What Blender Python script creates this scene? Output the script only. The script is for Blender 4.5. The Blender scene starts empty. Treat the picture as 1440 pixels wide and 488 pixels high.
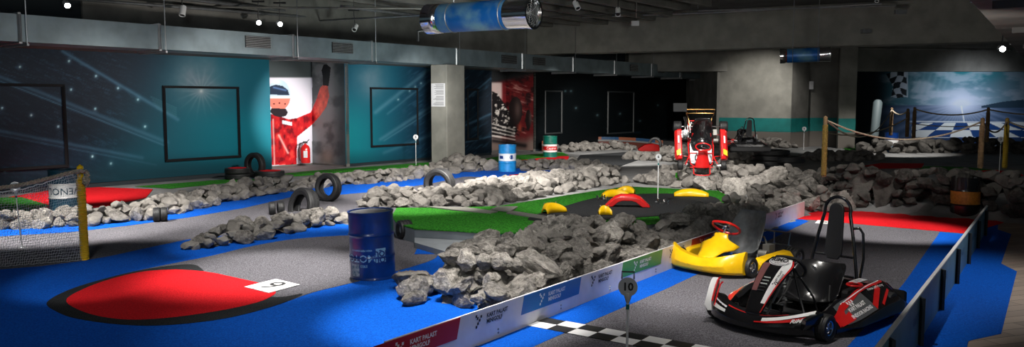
import bpy, bmesh, math, random
import numpy as np
from mathutils import Vector, Matrix, Euler, noise
PI = math.pi
random.seed(7)
S = bpy.context.scene
COL = S.collection
D = bpy.data
# ------------------------------------------------------------------ camera
F = 1120.0; PITCH = math.atan(101/1120.0); H = 2.29
cp, sp = math.cos(PITCH), math.sin(PITCH)
CAM = Vector((0, 0, H))
cam = D.cameras.new('camera'); cam.sensor_width = 36; cam.lens = F/1440*36
cam.clip_end = 300
co = D.objects.new('camera', cam); COL.objects.link(co)
co.location = CAM; co.rotation_euler = (PI/2-PITCH, 0, 0)
S.camera = co
def ray(px, py):
    x = (px-720)/F; y = -(py-244)/F
    return Vector((x, cp+y*sp, -sp+y*cp))
def G(px, py, z=0.0):                       # point of the level z seen at a pixel
    r = ray(px, py); t = (z-H)/r.z
    return CAM + r*t
def AT(px, py, Y):                          # point at forward distance Y
    r = ray(px, py); return CAM + r*(Y/r.y)
def PROJ(p):
    d = Vector(p)-CAM
    f = d.y*cp - d.z*sp; u = d.y*sp + d.z*cp
    if f < .1: return (-9999, -9999, f)
    return (720+F*d.x/f, 244-F*u/f, f)
# the kart lane is a gentle downhill plane
_v = ray(1484, 165); _h = math.hypot(_v.x, _v.y)
LD = Vector((_v.x/_h, _v.y/_h, 0)); LN = Vector((LD.y, -LD.x, 0)); SL = _v.z/_h
L0 = G(668, 488)
def lane_z(x, y):
    u = (x-L0.x)*LD.x + (y-L0.y)*LD.y
    return SL*u
def GL(px, py, dz=0.0):
    r = ray(px, py); n = Vector((-SL*LD.x, -SL*LD.y, 1))
    c = L0 + Vector((0, 0, dz)); t = (c-CAM).dot(n)/r.dot(n)
    return CAM + r*t
def LP(u, v, dz=0.0):                        # lane coordinates
    p = L0 + LD*u + LN*v; return Vector((p.x, p.y, SL*u+dz))
def luv(p): d = Vector(p)-L0; return d.dot(LD), d.dot(LN)
UMAX = luv(GL(1200, 300))[0] + .4
def flo(x, y):                               # the floor height anywhere
    p = Vector((x, y, 0)); u, v = luv(p)
    w = min(1, max(0, (v+.30)/.25))
    w *= min(1, max(0, (UMAX+.6-u)/.5))
    return SL*min(max(u, -6), UMAX)*w
# ------------------------------------------------------------------ colour and materials
def lin(c):
    c = np.asarray(c, float)
    return np.where(c <= .04045, c/12.92, ((c+.055)/1.055)**2.4)
def L(r, g, b): return tuple(float(x) for x in lin((r/255, g/255, b/255)))
MATS = {}
def mat(name, col, rough=.6, metal=0, spec=.5, noise_amt=0, nscale=20, bump=0, bscale=60, col2=None, emit=None, estr=0, trans=0, coat=0, detail=4, alpha=1):
    if name in MATS: return MATS[name]
    m = D.materials.new(name); m.use_nodes = True
    nt = m.node_tree; b = nt.nodes['Principled BSDF']
    b.inputs['Roughness'].default_value = rough; b.inputs['Metallic'].default_value = metal
    b.inputs['Specular IOR Level'].default_value = spec
    b.inputs['Coat Weight'].default_value = coat
    b.inputs['Base Color'].default_value = (*col, 1)
    tc = nt.nodes.new('ShaderNodeTexCoord')
    if noise_amt > 0 or col2:
        n = nt.nodes.new('ShaderNodeTexNoise'); n.inputs['Scale'].default_value = nscale; n.inputs['Detail'].default_value = detail
        nt.links.new(tc.outputs['Object'], n.inputs['Vector'])
        r = nt.nodes.new('ShaderNodeValToRGB')
        c2 = col2 or tuple(min(1, x*(1+noise_amt)) for x in col); c1 = col if col2 else tuple(x*(1-noise_amt) for x in col)
        r.color_ramp.elements[0].position = .36; r.color_ramp.elements[1].position = .64
        r.color_ramp.elements[0].color = (*c1, 1); r.color_ramp.elements[1].color = (*c2, 1)
        nt.links.new(n.outputs['Fac'], r.inputs['Fac']); nt.links.new(r.outputs['Color'], b.inputs['Base Color'])
    if bump > 0:
        n = nt.nodes.new('ShaderNodeTexNoise'); n.inputs['Scale'].default_value = bscale; n.inputs['Detail'].default_value = 5
        nt.links.new(tc.outputs['Object'], n.inputs['Vector'])
        bp = nt.nodes.new('ShaderNodeBump'); bp.inputs['Strength'].default_value = bump; bp.inputs['Distance'].default_value = .02
        nt.links.new(n.outputs['Fac'], bp.inputs['Height']); nt.links.new(bp.outputs['Normal'], b.inputs['Normal'])
    if emit:
        b.inputs['Emission Color'].default_value = (*emit, 1); b.inputs['Emission Strength'].default_value = estr
    if trans: b.inputs['Transmission Weight'].default_value = trans
    if alpha < 1: b.inputs['Alpha'].default_value = alpha
    MATS[name] = m; return m
def carpet(name, col, col2, nscale=55, bump=.6):
    return mat(name, col, rough=.95, spec=.15, col2=col2, nscale=nscale, bump=bump, bscale=180, detail=6)
M_gray = carpet('grey speckled carpet', (.05, .05, .056), (.20, .19, .215), 75)
M_black = carpet('black carpet', (.010, .011, .012), (.035, .037, .04), 70)
M_blue = carpet('blue carpet', (.0, .062, .40), (.001, .115, .62), 60)
M_red = carpet('red carpet', (.50, .004, .008), (.78, .014, .022), 60)
M_green = carpet('green turf', (.012, .12, .008), (.06, .36, .03), 30, 1.0)
M_conc = mat('raw concrete', (.17, .165, .15), .85, noise_amt=.22, nscale=1.2, bump=.25, bscale=14)
M_concl = mat('pale concrete', (.22, .215, .19), .85, noise_amt=.15, nscale=1.6, bump=.25, bscale=14)
M_ceil = mat('dark concrete soffit', (.11, .11, .105), .9, noise_amt=.2, nscale=1.0, bump=.2, bscale=9)
M_floor = mat('screed floor', (.20, .20, .20), .8, noise_amt=.2, nscale=2, bump=.2)
M_white = mat('white board', (.72, .72, .74), .45, noise_amt=.05, nscale=6)
M_whitepaint = mat('white paint', (.8, .8, .8), .5)
M_print_blk = mat('black print', (.02, .02, .022), .6)
M_dred = mat('banner red', (.42, .012, .02), .45)
M_dblue = mat('banner blue', (.02, .16, .46), .45)
M_dgreen = mat('banner green', (.04, .30, .07), .45)
M_rubber = mat('black rubber', (.014, .014, .015), .55, noise_amt=.3, nscale=30, bump=.2, bscale=50)
M_blk = mat('gloss black plastic', (.008, .008, .009), .22, coat=.4)
M_mblk = mat('matt black plastic', (.014, .014, .015), .5, bump=.1)
M_gblk = mat('charcoal plastic', (.05, .052, .056), .35, coat=.2)
M_yel = mat('yellow plastic', (.86, .50, .004), .3, coat=.3, noise_amt=.06, nscale=9)
M_yeld = mat('yellow rope', (.70, .42, .01), .8, bump=.3)
M_redp = mat('red plastic', (.62, .012, .012), .3, coat=.3, noise_amt=.06, nscale=9)
M_chrome = mat('chrome', (.75, .75, .76), .16, metal=1)
M_steel = mat('galvanised steel', (.34, .35, .36), .42, metal=.75, noise_amt=.12, nscale=5, bump=.06, bscale=8)
M_duct = mat('galvanised duct sheet', (.17, .215, .235), .5, metal=.45, noise_amt=.16, nscale=1.8, bump=.05, bscale=5)
M_orange = mat('rusty orange metal', (.55, .16, .03), .35, metal=.5, noise_amt=.3, nscale=20)
M_gold = mat('brass tube', (.7, .42, .16), .25, metal=1)
M_rope = mat('hemp rope', (.36, .30, .22), .9, noise_amt=.3, nscale=60, bump=.6, bscale=120)
M_net = mat('white netting', (.55, .55, .55), .8)
M_wood = mat('dark wood post', (.17, .105, .05), .8, noise_amt=.3, nscale=12, bump=.3)
M_grille = mat('dark grille', (.012, .012, .012), .6)
M_emit = mat('lamp glow', (1, 1, 1), .5, emit=(.92, .97, 1), estr=45)
M_teal = mat('teal wall paint', (.005, .17, .16), .6, noise_amt=.1, nscale=3)
M_brown = mat('plank tiles', (.15, .125, .105), .7, noise_amt=.25, nscale=2.5, bump=.1)
M_paper = mat('white paper', (.62, .62, .64), .7)
def rock_mat(name, a, b):
    m = D.materials.new(name); m.use_nodes = True; nt = m.node_tree; bs = nt.nodes['Principled BSDF']
    bs.inputs['Roughness'].default_value = .92; bs.inputs['Specular IOR Level'].default_value = .2
    tc = nt.nodes.new('ShaderNodeTexCoord'); n = nt.nodes.new('ShaderNodeTexNoise'); n.inputs['Scale'].default_value = 2.3; n.inputs['Detail'].default_value = 9; n.inputs['Roughness'].default_value = .68
    oi = nt.nodes.new('ShaderNodeObjectInfo'); ad = nt.nodes.new('ShaderNodeVectorMath'); ad.operation = 'ADD'
    nt.links.new(tc.outputs['Object'], ad.inputs[0]); nt.links.new(oi.outputs['Random'], ad.inputs[1]); nt.links.new(ad.outputs[0], n.inputs['Vector'])
    r = nt.nodes.new('ShaderNodeValToRGB'); r.color_ramp.elements[0].position = .34; r.color_ramp.elements[1].position = .66
    r.color_ramp.elements[0].color = (*a, 1); r.color_ramp.elements[1].color = (*b, 1)
    nt.links.new(n.outputs['Fac'], r.inputs['Fac'])
    hs = nt.nodes.new('ShaderNodeHueSaturation'); mr = nt.nodes.new('ShaderNodeMapRange')
    mr.inputs['To Min'].default_value = .7; mr.inputs['To Max'].default_value = 1.3
    nt.links.new(oi.outputs['Random'], mr.inputs['Value']); nt.links.new(mr.outputs[0], hs.inputs['Value'])
    nt.links.new(r.outputs['Color'], hs.inputs['Color']); nt.links.new(hs.outputs['Color'], bs.inputs['Base Color'])
    n2 = nt.nodes.new('ShaderNodeTexNoise'); n2.inputs['Scale'].default_value = 6; n2.inputs['Detail'].default_value = 8; n2.inputs['Roughness'].default_value = .7
    nt.links.new(ad.outputs[0], n2.inputs['Vector'])
    bp = nt.nodes.new('ShaderNodeBump'); bp.inputs['Strength'].default_value = .8; bp.inputs['Distance'].default_value = .12
    nt.links.new(n2.outputs['Fac'], bp.inputs['Height']); nt.links.new(bp.outputs['Normal'], bs.inputs['Normal'])
    return m
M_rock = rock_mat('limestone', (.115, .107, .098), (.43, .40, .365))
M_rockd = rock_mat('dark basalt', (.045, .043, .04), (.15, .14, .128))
# ------------------------------------------------------------------ mesh builder
class MB:
    def __init__(s): s.v = []; s.f = []; s.mi = []; s.m = 0
    def add(s, vs, fs, mi=None):
        o = len(s.v); s.v += [Vector(v) for v in vs]
        for f in fs: s.f.append([i+o for i in f]); s.mi.append(s.m if mi is None else mi)
        return s
    def box(s, c, d, R=None, mi=None):
        vs = []
        for x in (-.5, .5):
            for y in (-.5, .5):
                for z in (-.5, .5):
                    p = Vector((x*d[0], y*d[1], z*d[2]))
                    if R: p = R @ p
                    vs.append(p+Vector(c))
        return s.add(vs, [(0, 1, 3, 2), (4, 6, 7, 5), (0, 4, 5, 1), (2, 3, 7, 6), (0, 2, 6, 4), (1, 5, 7, 3)], mi)
    def bar(s, a, b, w, h, mi=None):          # square bar from a to b
        a, b = Vector(a), Vector(b); d = (b-a).normalized()
        up = Vector((0, 0, 1)) if abs(d.z) < .95 else Vector((1, 0, 0))
        x = d.cross(up).normalized(); y = x.cross(d)
        vs = [p + x*i*w/2 + y*j*h/2 for p in (a, b) for i, j in ((-1, -1), (1, -1), (1, 1), (-1, 1))]
        return s.add(vs, [(0, 3, 2, 1), (4, 5, 6, 7), (0, 1, 5, 4), (1, 2, 6, 5), (2, 3, 7, 6), (3, 0, 4, 7)], mi)
    def loft(s, rings, closed=True, cap=True, mi=None):
        n = len(rings[0]); o = len(s.v)
        for r in rings: s.v += [Vector(p) for p in r]
        for i in range(len(rings)-1):
            for j in range(n if closed else n-1):
                k = (j+1) % n
                s.f.append([o+i*n+j, o+i*n+k, o+(i+1)*n+k, o+(i+1)*n+j]); s.mi.append(s.m if mi is None else mi)
        if cap and closed:
            s.f.append([o+j for j in range(n)][::-1]); s.mi.append(s.m if mi is None else mi)
            s.f.append([o+(len(rings)-1)*n+j for j in range(n)]); s.mi.append(s.m if mi is None else mi)
        return s
    def tube(s, path, r, n=10, mi=None, cyc=False, cap=True):
        path = [Vector(p) for p in path]; rings = []; N = len(path); up = None
        for i, p in enumerate(path):
            if cyc: d = (path[(i+1) % N]-path[i-1])
            else: d = path[min(i+1, N-1)]-path[max(i-1, 0)]
            d = d.normalized() if d.length > 1e-9 else Vector((0, 0, 1))
            if up is None:
                up = Vector((0, 0, 1)) if abs(d.z) < .9 else Vector((1, 0, 0))
            x = d.cross(up)
            if x.length < 1e-4: x = d.cross(Vector((0, 1, 0)))
            x.normalize(); y = x.cross(d).normalized(); up = y
            rr = r[i] if isinstance(r, (list, tuple)) else r
            rings.append([p + x*math.cos(a)*rr + y*math.sin(a)*rr for a in [2*PI*k/n for k in range(n)]])
        if cyc: rings.append(rings[0]); cap = False
        return s.loft(rings, cap=cap, mi=mi)
    def lathe(s, prof, n=32, c=(0, 0, 0), R=None, mi=None, cap=True):   # prof (r,z)
        rings = []
        for r, z in prof:
            ring = []
            for k in range(n):
                a = 2*PI*k/n; p = Vector((r*math.cos(a), r*math.sin(a), z))
                if R: p = R @ p
                ring.append(p+Vector(c))
            rings.append(ring)
        return s.loft(rings, cap=cap, mi=mi)
    def cyl(s, a, b, r, n=20, mi=None): return s.tube([a, b], r, n, mi)
    def prism(s, poly, h, mi=None):           # poly list of points, extruded by vector h
        h = Vector(h); n = len(poly); vs = [Vector(p) for p in poly] + [Vector(p)+h for p in poly]
        fs = [list(range(n))[::-1], list(range(n, 2*n))] + [[i, (i+1) % n, n+(i+1) % n, n+i] for i in range(n)]
        return s.add(vs, fs, mi)
    def xf(s, M):
        s.v = [M @ v for v in s.v]; return s
    def build(s, name, m, parent=None, smooth=False, bevel=0, subsurf=0, solid=0, loc=None, auto=None):
        me = D.meshes.new(name); me.from_pydata([tuple(v) for v in s.v], [], s.f)
        ms = m if isinstance(m, (list, tuple)) else [m]
        for x in ms: me.materials.append(x)
        for i, p in enumerate(me.polygons): p.material_index = min(s.mi[i], len(ms)-1)
        bm = bmesh.new(); bm.from_mesh(me); bmesh.ops.recalc_face_normals(bm, faces=bm.faces); bm.to_mesh(me); bm.free()
        if smooth:
            for p in me.polygons: p.use_smooth = True
            if auto is not False:
                me.set_sharp_from_angle(angle=math.radians(auto or 40))
        o = D.objects.new(name, me); COL.objects.link(o)
        if parent: o.parent = parent
        if loc is not None: o.location = loc
        if solid:
            md = o.modifiers.new('solid', 'SOLIDIFY'); md.thickness = solid; md.offset = 0
        if bevel:
            md = o.modifiers.new('bevel', 'BEVEL'); md.width = bevel; md.segments = 2; md.limit_method = 'ANGLE'
        if subsurf:
            md = o.modifiers.new('subsurf', 'SUBSURF'); md.levels = subsurf; md.render_levels = subsurf
        return o
def tag(o, label=None, cat=None, group=None, kind=None):
    if label: o['label'] = label
    if cat: o['category'] = cat
    if group: o['group'] = group
    if kind: o['kind'] = kind
    return o
def empty(name, loc=(0, 0, 0), rot=(0, 0, 0), sc=1):
    o = D.objects.new(name, None); COL.objects.link(o); o.location = loc; o.rotation_euler = rot; o.scale = (sc,)*3
    o.empty_display_size = .1; return o
KIDS = {}
def copy_tree(o, parent=None):
    c = o.copy(); COL.objects.link(c)
    c.parent = parent
    for ch in list(o.children): copy_tree(ch, c)
    return c
def struct(o): o['kind'] = 'structure'; return o
def text_mb(txt, size, fn=None, bold=0.0, shear=0, space=1.0):
    """flat mesh of a line of text, centred on the origin in XY; fn maps (x,y) to 3D"""
    cu = D.curves.new('t', 'FONT'); cu.body = txt; cu.size = size; cu.align_x = 'CENTER'; cu.align_y = 'CENTER'
    cu.resolution_u = 2; cu.offset = bold; cu.shear = shear; cu.space_character = space
    ob = D.objects.new('t', cu); COL.objects.link(ob)
    me = D.meshes.new_from_object(ob)
    bm = bmesh.new(); bm.from_mesh(me)
    bmesh.ops.triangulate(bm, faces=bm.faces)
    mb = MB(); bm.verts.ensure_lookup_table()
    vs = [v.co.copy() for v in bm.verts]; fs = [[v.index for v in f.verts] for f in bm.faces]
    bm.free(); D.objects.remove(ob); D.curves.remove(cu); D.meshes.remove(me)
    if fn: vs = [fn(v.x, v.y) for v in vs]
    mb.add(vs, fs); return mb
def sq_logo(w, cell):                          # the little chequer mark, rectangles in XY
    out = []
    for i, j in ((0, 0), (1, 1), (2, 2), (1, 3), (3, 1.6), (2, .4) ,(3, 3)):
        out.append((w+i*cell*.9, (j-1.5)*cell))
    return out
# ------------------------------------------------------------------ floor
def build_floor():
    mb = MB(); nx, ny = 150, 190
    xs = np.linspace(-22, 30, nx); ys = np.linspace(-2, 62, ny)
    vs = [(x, y, flo(x, y)) for y in ys for x in xs]
    fs = [(j*nx+i, j*nx+i+1, (j+1)*nx+i+1, (j+1)*nx+i) for j in range(ny-1) for i in range(nx-1)]
    mb.add(vs, fs); o = struct(mb.build('floor', M_floor)); o.location.z = -.004
build_floor()
def slab(name, pts, m, label, cat='carpet', th=.006, lane=False, z=0.0, up=0.0, group=None):
    """thin sheet; pts in pixels unprojected on the floor level it lies on"""
    P = [(GL(x, y, up) if lane else G(x, y, z+up)) for x, y in pts]
    mb = MB(); mb.prism([p-Vector((0, 0, th)) for p in P], (0, 0, th))
    o = mb.build(name, m); bm = bmesh.new(); bm.from_mesh(o.data); bmesh.ops.triangulate(bm, faces=[f for f in bm.faces if len(f.verts) > 4]); bm.to_mesh(o.data); bm.free()
    tag(o, label, cat, group); return o
def smooth_pts(pts, n=6):                       # closed Catmull-Rom through pts
    out = []; N = len(pts)
    for i in range(N):
        p0, p1, p2, p3 = pts[i-1], pts[i], pts[(i+1) % N], pts[(i+2) % N]
        for k in range(n):
            t = k/n
            out.append(tuple(.5*((2*p1[a])+(-p0[a]+p2[a])*t+(2*p0[a]-5*p1[a]+4*p2[a]-p3[a])*t*t+(-p0[a]+3*p1[a]-3*p2[a]+p3[a])*t**3) for a in (0, 1)))
    return out
# left fairways, lowest layer first
slab('grey_carpet', [(-60, 345), (-40, 323), (100, 317), (262, 297), (440, 265), (604, 247), (705, 238), (860, 232), (870, 250), (760, 268), (700, 290), (612, 310), (640, 330), (620, 345), (600, 352), (560, 345), (480, 330), (300, 340), (120, 366), (0, 381), (-60, 386)],
     M_gray, 'grey speckled carpet fairway running behind the yellow net post towards the square pillar', up=.004)
slab('blue_carpet', [(-60, 386), (0, 379), (60, 374), (115, 367), (160, 359), (200, 350), (262, 337), (330, 330), (420, 318), (470, 312), (497, 318), (560, 335), (640, 342), (720, 350), (762, 398), (668, 489), (560, 560), (300, 640), (-300, 640)],
     M_blue, 'large royal blue carpet in the left foreground surrounding the red oval', up=.006)
slab('blue_carpet', [(-40, 336), (0, 332), (100, 326), (180, 317), (262, 306), (344, 292), (426, 273), (448, 276), (542, 268), (604, 258), (653, 248), (702, 249), (750, 244), (800, 247), (835, 242), (820, 236), (741, 235), (694, 238), (604, 246), (563, 252), (500, 257), (440, 264), (354, 275), (310, 285), (262, 296), (215, 306), (130, 314), (0, 322), (-40, 326)],
     M_blue, 'long narrow bright blue carpet strip along the front of the back rock ridge', up=.009)
slab('grey_carpet', smooth_pts([(66, 425), (98, 407), (150, 391), (200, 379), (250, 369), (300, 359), (350, 347), (400, 338), (450, 333), (520, 331), (600, 338), (615, 360), (575, 376), (497, 397), (440, 411), (400, 425), (350, 440), (300, 450), (230, 457), (170, 456), (110, 448), (80, 438)]),
     M_gray, 'teardrop of grey speckled carpet around the red oval in the left foreground', up=.010)
blk = smooth_pts([(66, 425), (98, 407), (150, 391), (200, 379.5), (245, 373), (272, 372), (285, 379), (300, 395), (380, 417), (425, 413), (400, 425), (350, 440), (300, 450), (230, 457), (170, 456), (110, 448), (80, 438)])  # near-black border layer between the red oval and the grey teardrop
slab('black_carpet', blk, M_black, 'black border wrapped around the red oval in the left foreground', up=.011)
slab('red_carpet', smooth_pts([(93, 422), (120, 405), (160, 391), (200, 382), (245, 379), (290, 382), (330, 390), (372, 400), (388, 410), (375, 420), (350, 428), (300, 438), (240, 446), (190, 449), (150, 446), (115, 437)]),
     M_red, 'red oval tee carpet in the left foreground', up=.014)
slab('red_carpet', [(-40, 292), (17, 276), (80, 266), (140, 263), (215, 266), (205, 278), (150, 290), (40, 300), (-40, 304)], M_red, 'red carpet behind the back rocks at the foot of the dark stadium mural', up=.008)
slab('green_turf', [(-40, 284), (0, 278), (30, 277), (70, 289), (30, 300), (-40, 306)], M_green, 'patch of green turf seen through the net at far left', 'turf', up=.012)
slab('green_turf', [(190, 262), (320, 252), (360, 252), (360, 256), (320, 257), (240, 265)], M_green, 'thin green turf strip at the foot of the teal mural left of the tyre stacks', 'turf', up=.01)
slab('green_turf', [(370, 247), (440, 240), (604, 228), (604, 232), (500, 239), (400, 247)], M_green, 'green turf strip at the foot of the racing driver mural', 'turf', up=.05, th=.05)
slab('green_turf', [(655, 228), (700, 220), (790, 214), (800, 218), (720, 226), (665, 232)], M_green, 'green turf strip at the foot of the racing car mural', 'turf', up=.02)
slab('red_carpet', [(716, 246), (745, 243.2), (780, 244), (800, 247.5), (770, 251), (716, 251)], M_red, 'small red carpet in front of the light blue drum', up=.013)
slab('red_carpet', [(728, 221), (760, 219.5), (800, 219.5), (800, 224), (728, 225)], M_red, 'small red carpet between the light blue drum and the green drum', up=.013)
slab('grey_carpet', [(816, 218), (885, 213.5), (905, 222), (862, 237), (835, 243), (800, 236)], M_black, 'dark grey carpet lane inside the far ring of rocks', up=.013)
slab('grey_mat', [(800, 232), (862, 233), (858, 243), (818, 243)], M_floor, 'pale grey strip in front of the far dark lane', up=.016, cat='mat')
# raised green
PT = .25
plat = [(583, 321), (640, 324), (700, 328), (800, 324), (900, 316), (1000, 304), (1050, 290), (1010, 268), (880, 262), (800, 274), (700, 290), (600, 292), (558, 292), (551, 303), (558, 314)]
mb = MB(); mb.prism([G(x, y, PT)-Vector((0, 0, PT-.001)) for x, y in plat], (0, 0, PT-.012))
M_plat = mat('pale blue grey board', (.24, .26, .28), .7, noise_amt=.08, nscale=4)
tag(mb.build('raised_platform', M_plat), 'raised grey platform carrying the green turf behind the blue drum', 'platform')
slab('green_turf', plat, M_green, 'bright green turf on the raised platform in the middle of the hall', 'turf', z=PT, th=.02, up=.008)
slab('ramp_board', [(583, 322), (690, 327), (700, 345), (655, 362), (583, 341)], M_plat, 'pale grey sloping ramp board leading up to the raised green turf', 'ramp', z=.10, th=.1)
slab('black_carpet', smooth_pts([(742, 308), (790, 291), (850, 276), (930, 272), (1000, 276), (1010, 288), (960, 300), (860, 308), (800, 312)]), M_black, 'black carpet circle on the raised green around the red arch', z=PT, up=.016)
slab('kerb_strip', [(718, 296), (800, 308), (795, 312), (712, 299)], M_conc, 'pale kerb strip on the turf left of the yellow bodywork', 'kerb', z=PT, up=.03, th=.02)
slab('kerb_strip', [(600, 290), (655, 291), (700, 297), (690, 299), (640, 295)], M_concl, 'pale kerb strip between the white rocks and the green turf', 'kerb', z=PT, up=.03, th=.02)
slab('kerb_strip', [(728, 290), (700, 290), (690, 294), (718, 297)], M_concl, 'short pale kerb piece at the bend of the green turf', 'kerb', z=PT, up=.04, th=.02)
slab('blue_carpet', [(590, 341), (625, 343), (625, 357), (583, 357)], M_blue, 'small blue carpet scrap between the blue drum and the big rocks', up=.016)
# right back
slab('red_carpet', [(1215, 233), (1240, 229), (1300, 229), (1296, 236), (1230, 237)], M_red, 'red carpet behind the dark rock wall', up=.012)
slab('green_turf', [(1292, 238), (1300, 233), (1360, 235), (1400, 239), (1390, 244), (1320, 243)], M_green, 'green turf behind the dark rock wall', 'turf', up=.012)
slab('red_carpet', [(1368, 240), (1425, 238), (1440, 247), (1400, 250), (1375, 246)], M_red, 'red carpet behind the yellow post at far right', up=.016)
slab('green_turf', [(1185, 207), (1215, 203), (1240, 203), (1238, 211), (1190, 211)], M_green, 'green turf patch left of the far blue and white drum', 'turf', up=.02)
slab('grey_mat', [(1240, 219), (1460, 219), (1460, 231), (1240, 229)], M_floor, 'grey lane below the far dark rock wall', cat='mat', up=.02)
slab('grey_mat', [(1370, 235), (1460, 237), (1460, 244), (1420, 241)], M_concl, 'pale grey lane edge behind the right rope posts', cat='mat', up=.03)
slab('green_turf', [(950, 243), (1060, 243), (1045, 238), (960, 238)], M_green, 'turf patch under the upended red kart', 'turf', up=.35, th=.3)
# lane
slab('grey_carpet', [(560, 560), (668, 488), (1128, 305), (1362, 312), (1290, 488), (1240, 640)], M_gray, 'dark grey speckled lane carpet under the two karts', lane=True, up=.006)
slab('blue_carpet', [(540, 560), (666, 489), (940, 378.5), (1124, 307), (1137, 311), (940, 404.5), (823.8, 454.7), (746, 489), (640, 560)], M_blue, 'narrow blue carpet along the foot of the white bannered board', lane=True, up=.009)
slab('blue_carpet', [(1322, 326), (1358, 329), (1383, 322), (1290, 488), (1240, 600), (1150, 600), (1191, 488), (1235, 440), (1272, 397)], M_blue, 'blue carpet on the lane side of the right partition beside the black kart', lane=True, up=.009)
slab('red_carpet', [(1110, 308), (1137, 308.5), (1230, 317), (1362, 328.5), (1420, 310), (1200, 285), (1130, 288)], M_red, 'red carpet across the far end of the kart lane', lane=True, up=.012)
mb = MB()
bx = [GL(x, y, .007) for x, y in [(1290, 488), (1400, 290), (1404, 305), (1403, 322.7), (1422, 329), (1408, 370.5), (1430, 381.7), (1408, 469), (1362, 479), (1352, 520), (1240, 600)]]
mb.prism([p-Vector((0, 0, .006)) for p in bx], (0, 0, .006)); o = mb.build('blue_carpet', M_blue)
tag(o, 'blue carpet with a zigzag edge on the outer side of the right partition', 'carpet')
# plank tiles at far right
def planks():
    m = D.materials.new('plank floor'); m.use_nodes = True; nt = m.node_tree; b = nt.nodes['Principled BSDF']; b.inputs['Roughness'].default_value = .65
    tc = nt.nodes.new('ShaderNodeTexCoord'); mp = nt.nodes.new('ShaderNodeMapping'); mp.inputs['Rotation'].default_value = (0, 0, math.radians(-20))
    br = nt.nodes.new('ShaderNodeTexBrick'); br.inputs['Scale'].default_value = 1.6; br.inputs['Color1'].default_value = (.34, .27, .22, 1); br.inputs['Color2'].default_value = (.24, .19, .16, 1); br.inputs['Mortar'].default_value = (.06, .05, .045, 1)
    br.inputs['Mortar Size'].default_value = .008; br.inputs['Brick Width'].default_value = 1.4; br.inputs['Row Height'].default_value = .3
    nt.links.new(tc.outputs['Object'], mp.inputs['Vector']); nt.links.new(mp.outputs[0], br.inputs['Vector']); nt.links.new(br.outputs['Color'], b.inputs['Base Color'])
    P = [GL(x, y, .003) for x, y in [(1395, 300), (1600, 330), (1700, 700), (1240, 700), (1290, 488)]]
    mb = MB(); mb.prism([p-Vector((0, 0, .005)) for p in P], (0, 0, .005)); tag(mb.build('plank_flooring', m), 'brown plank flooring at the right edge outside the blue carpet', 'floor covering')
planks()
# start line chequers, lane coordinates
u0, v0 = luv(GL(769, 448.5)); cs = .19
mbw, mbk = MB(), MB()
for i in range(2):
    for j in range(12):
        q = [LP(u0-(i)*cs, v0+j*cs*1.25, .012), LP(u0-(i+1)*cs, v0+j*cs*1.25, .012), LP(u0-(i+1)*cs, v0+(j+1)*cs*1.25, .012), LP(u0-i*cs, v0+(j+1)*cs*1.25, .012)]
        (mbw if (i+j) % 2 else mbk).prism(q, (0, 0, .003))
k = mbk.build('start_line', mat('black vinyl', (.012, .012, .012), .6)); tag(k, 'black and white chequered start line across the kart lane', 'floor marking')
mbw.build('white_squares', M_whitepaint, k)
# number tiles
def number_tile(corners, digit, rot, lane, label, size=.28):
    P = [(GL if lane else G)(x, y, .022) for x, y in corners]
    t = MB(); t.prism([p-Vector((0, 0, .008)) for p in P], (0, 0, .008)); o = t.build('number_tile', M_whitepaint); tag(o, label, 'floor sign')
    c = sum(P, Vector())/4; ax = (P[2]-P[1]).normalized(); ay = Vector((0, 0, 1)).cross(ax)
    if isinstance(rot, tuple): ay = ((GL if lane else G)(*rot[1])-(GL if lane else G)(*rot[0])).normalized(); ax = ay.cross(Vector((0, 0, 1)))
    else: R = Matrix.Rotation(rot, 3, 'Z'); ax, ay = R @ ax, R @ ay
    text_mb(digit, size, lambda x, y: c+ax*x+ay*y+Vector((0, 0, .003))).build('digit', M_print_blk, o); return o
number_tile([(343.5, 403), (388, 392), (421.5, 400), (378, 411.5)], '9', ((355, 409), (408, 395)), False, 'white tile with a black 9 at the tip of the red oval', .5)
number_tile([(1146, 313.5), (1150, 309.5), (1172, 311.2), (1170, 315.2)], '9', math.radians(180), True, 'small white number tile at the edge of the lane red carpet', .35)
number_tile([(700, 250), (708, 247), (728, 247.5), (722, 250.5)], '7', 0, False, 'small white number tile left of the small red carpet near the light blue drum', .3)
# ------------------------------------------------------------------ walls, murals
WD = Vector((math.sin(math.atan(885/F*cp)), math.cos(math.atan(885/F*cp)), 0)); WNn = Vector((-WD.y, WD.x, 0))  # along wall, away from camera
W0 = G(205, 257.6); ZT = 6.0
def wall_pt(px, off=0.0):                       # point of the left wall line (pushed off backwards) at image column px, on the floor
    d = ray(px, 143); d = Vector((d.x, d.y, 0)); b = W0 + WNn*off
    # CAM + d t = b + WD s
    det = d.x*(-WD.y) + WD.x*d.y
    t = (b.x*(-WD.y) + WD.x*b.y)/det
    return Vector((d.x*t, d.y*t, 0))
def vnoise(x, y, seed=0):
    xi, yi = np.floor(x).astype(int), np.floor(y).astype(int); xf, yf = x-xi, y-yi
    def h(a, b): 
        n = (a*374761393 + b*668265263 + seed*982451653) & 0x7fffffff
        n = ((n ^ (n >> 13))*1274126177) & 0x7fffffff
        return (n % 100003)/100003.0
    u, v = xf*xf*(3-2*xf), yf*yf*(3-2*yf)
    return (h(xi, yi)*(1-u)+h(xi+1, yi)*u)*(1-v)+(h(xi, yi+1)*(1-u)+h(xi+1, yi+1)*u)*v
def fbm(x, y, o=4, seed=0):
    r = 0; a = .5; 
    for i in range(o): r = r + a*vnoise(x*2**i, y*2**i, seed+i); a *= .5
    return r
def sstep(a, b, x): t = np.clip((x-a)/(b-a), 0, 1); return t*t*(3-2*t)
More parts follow.
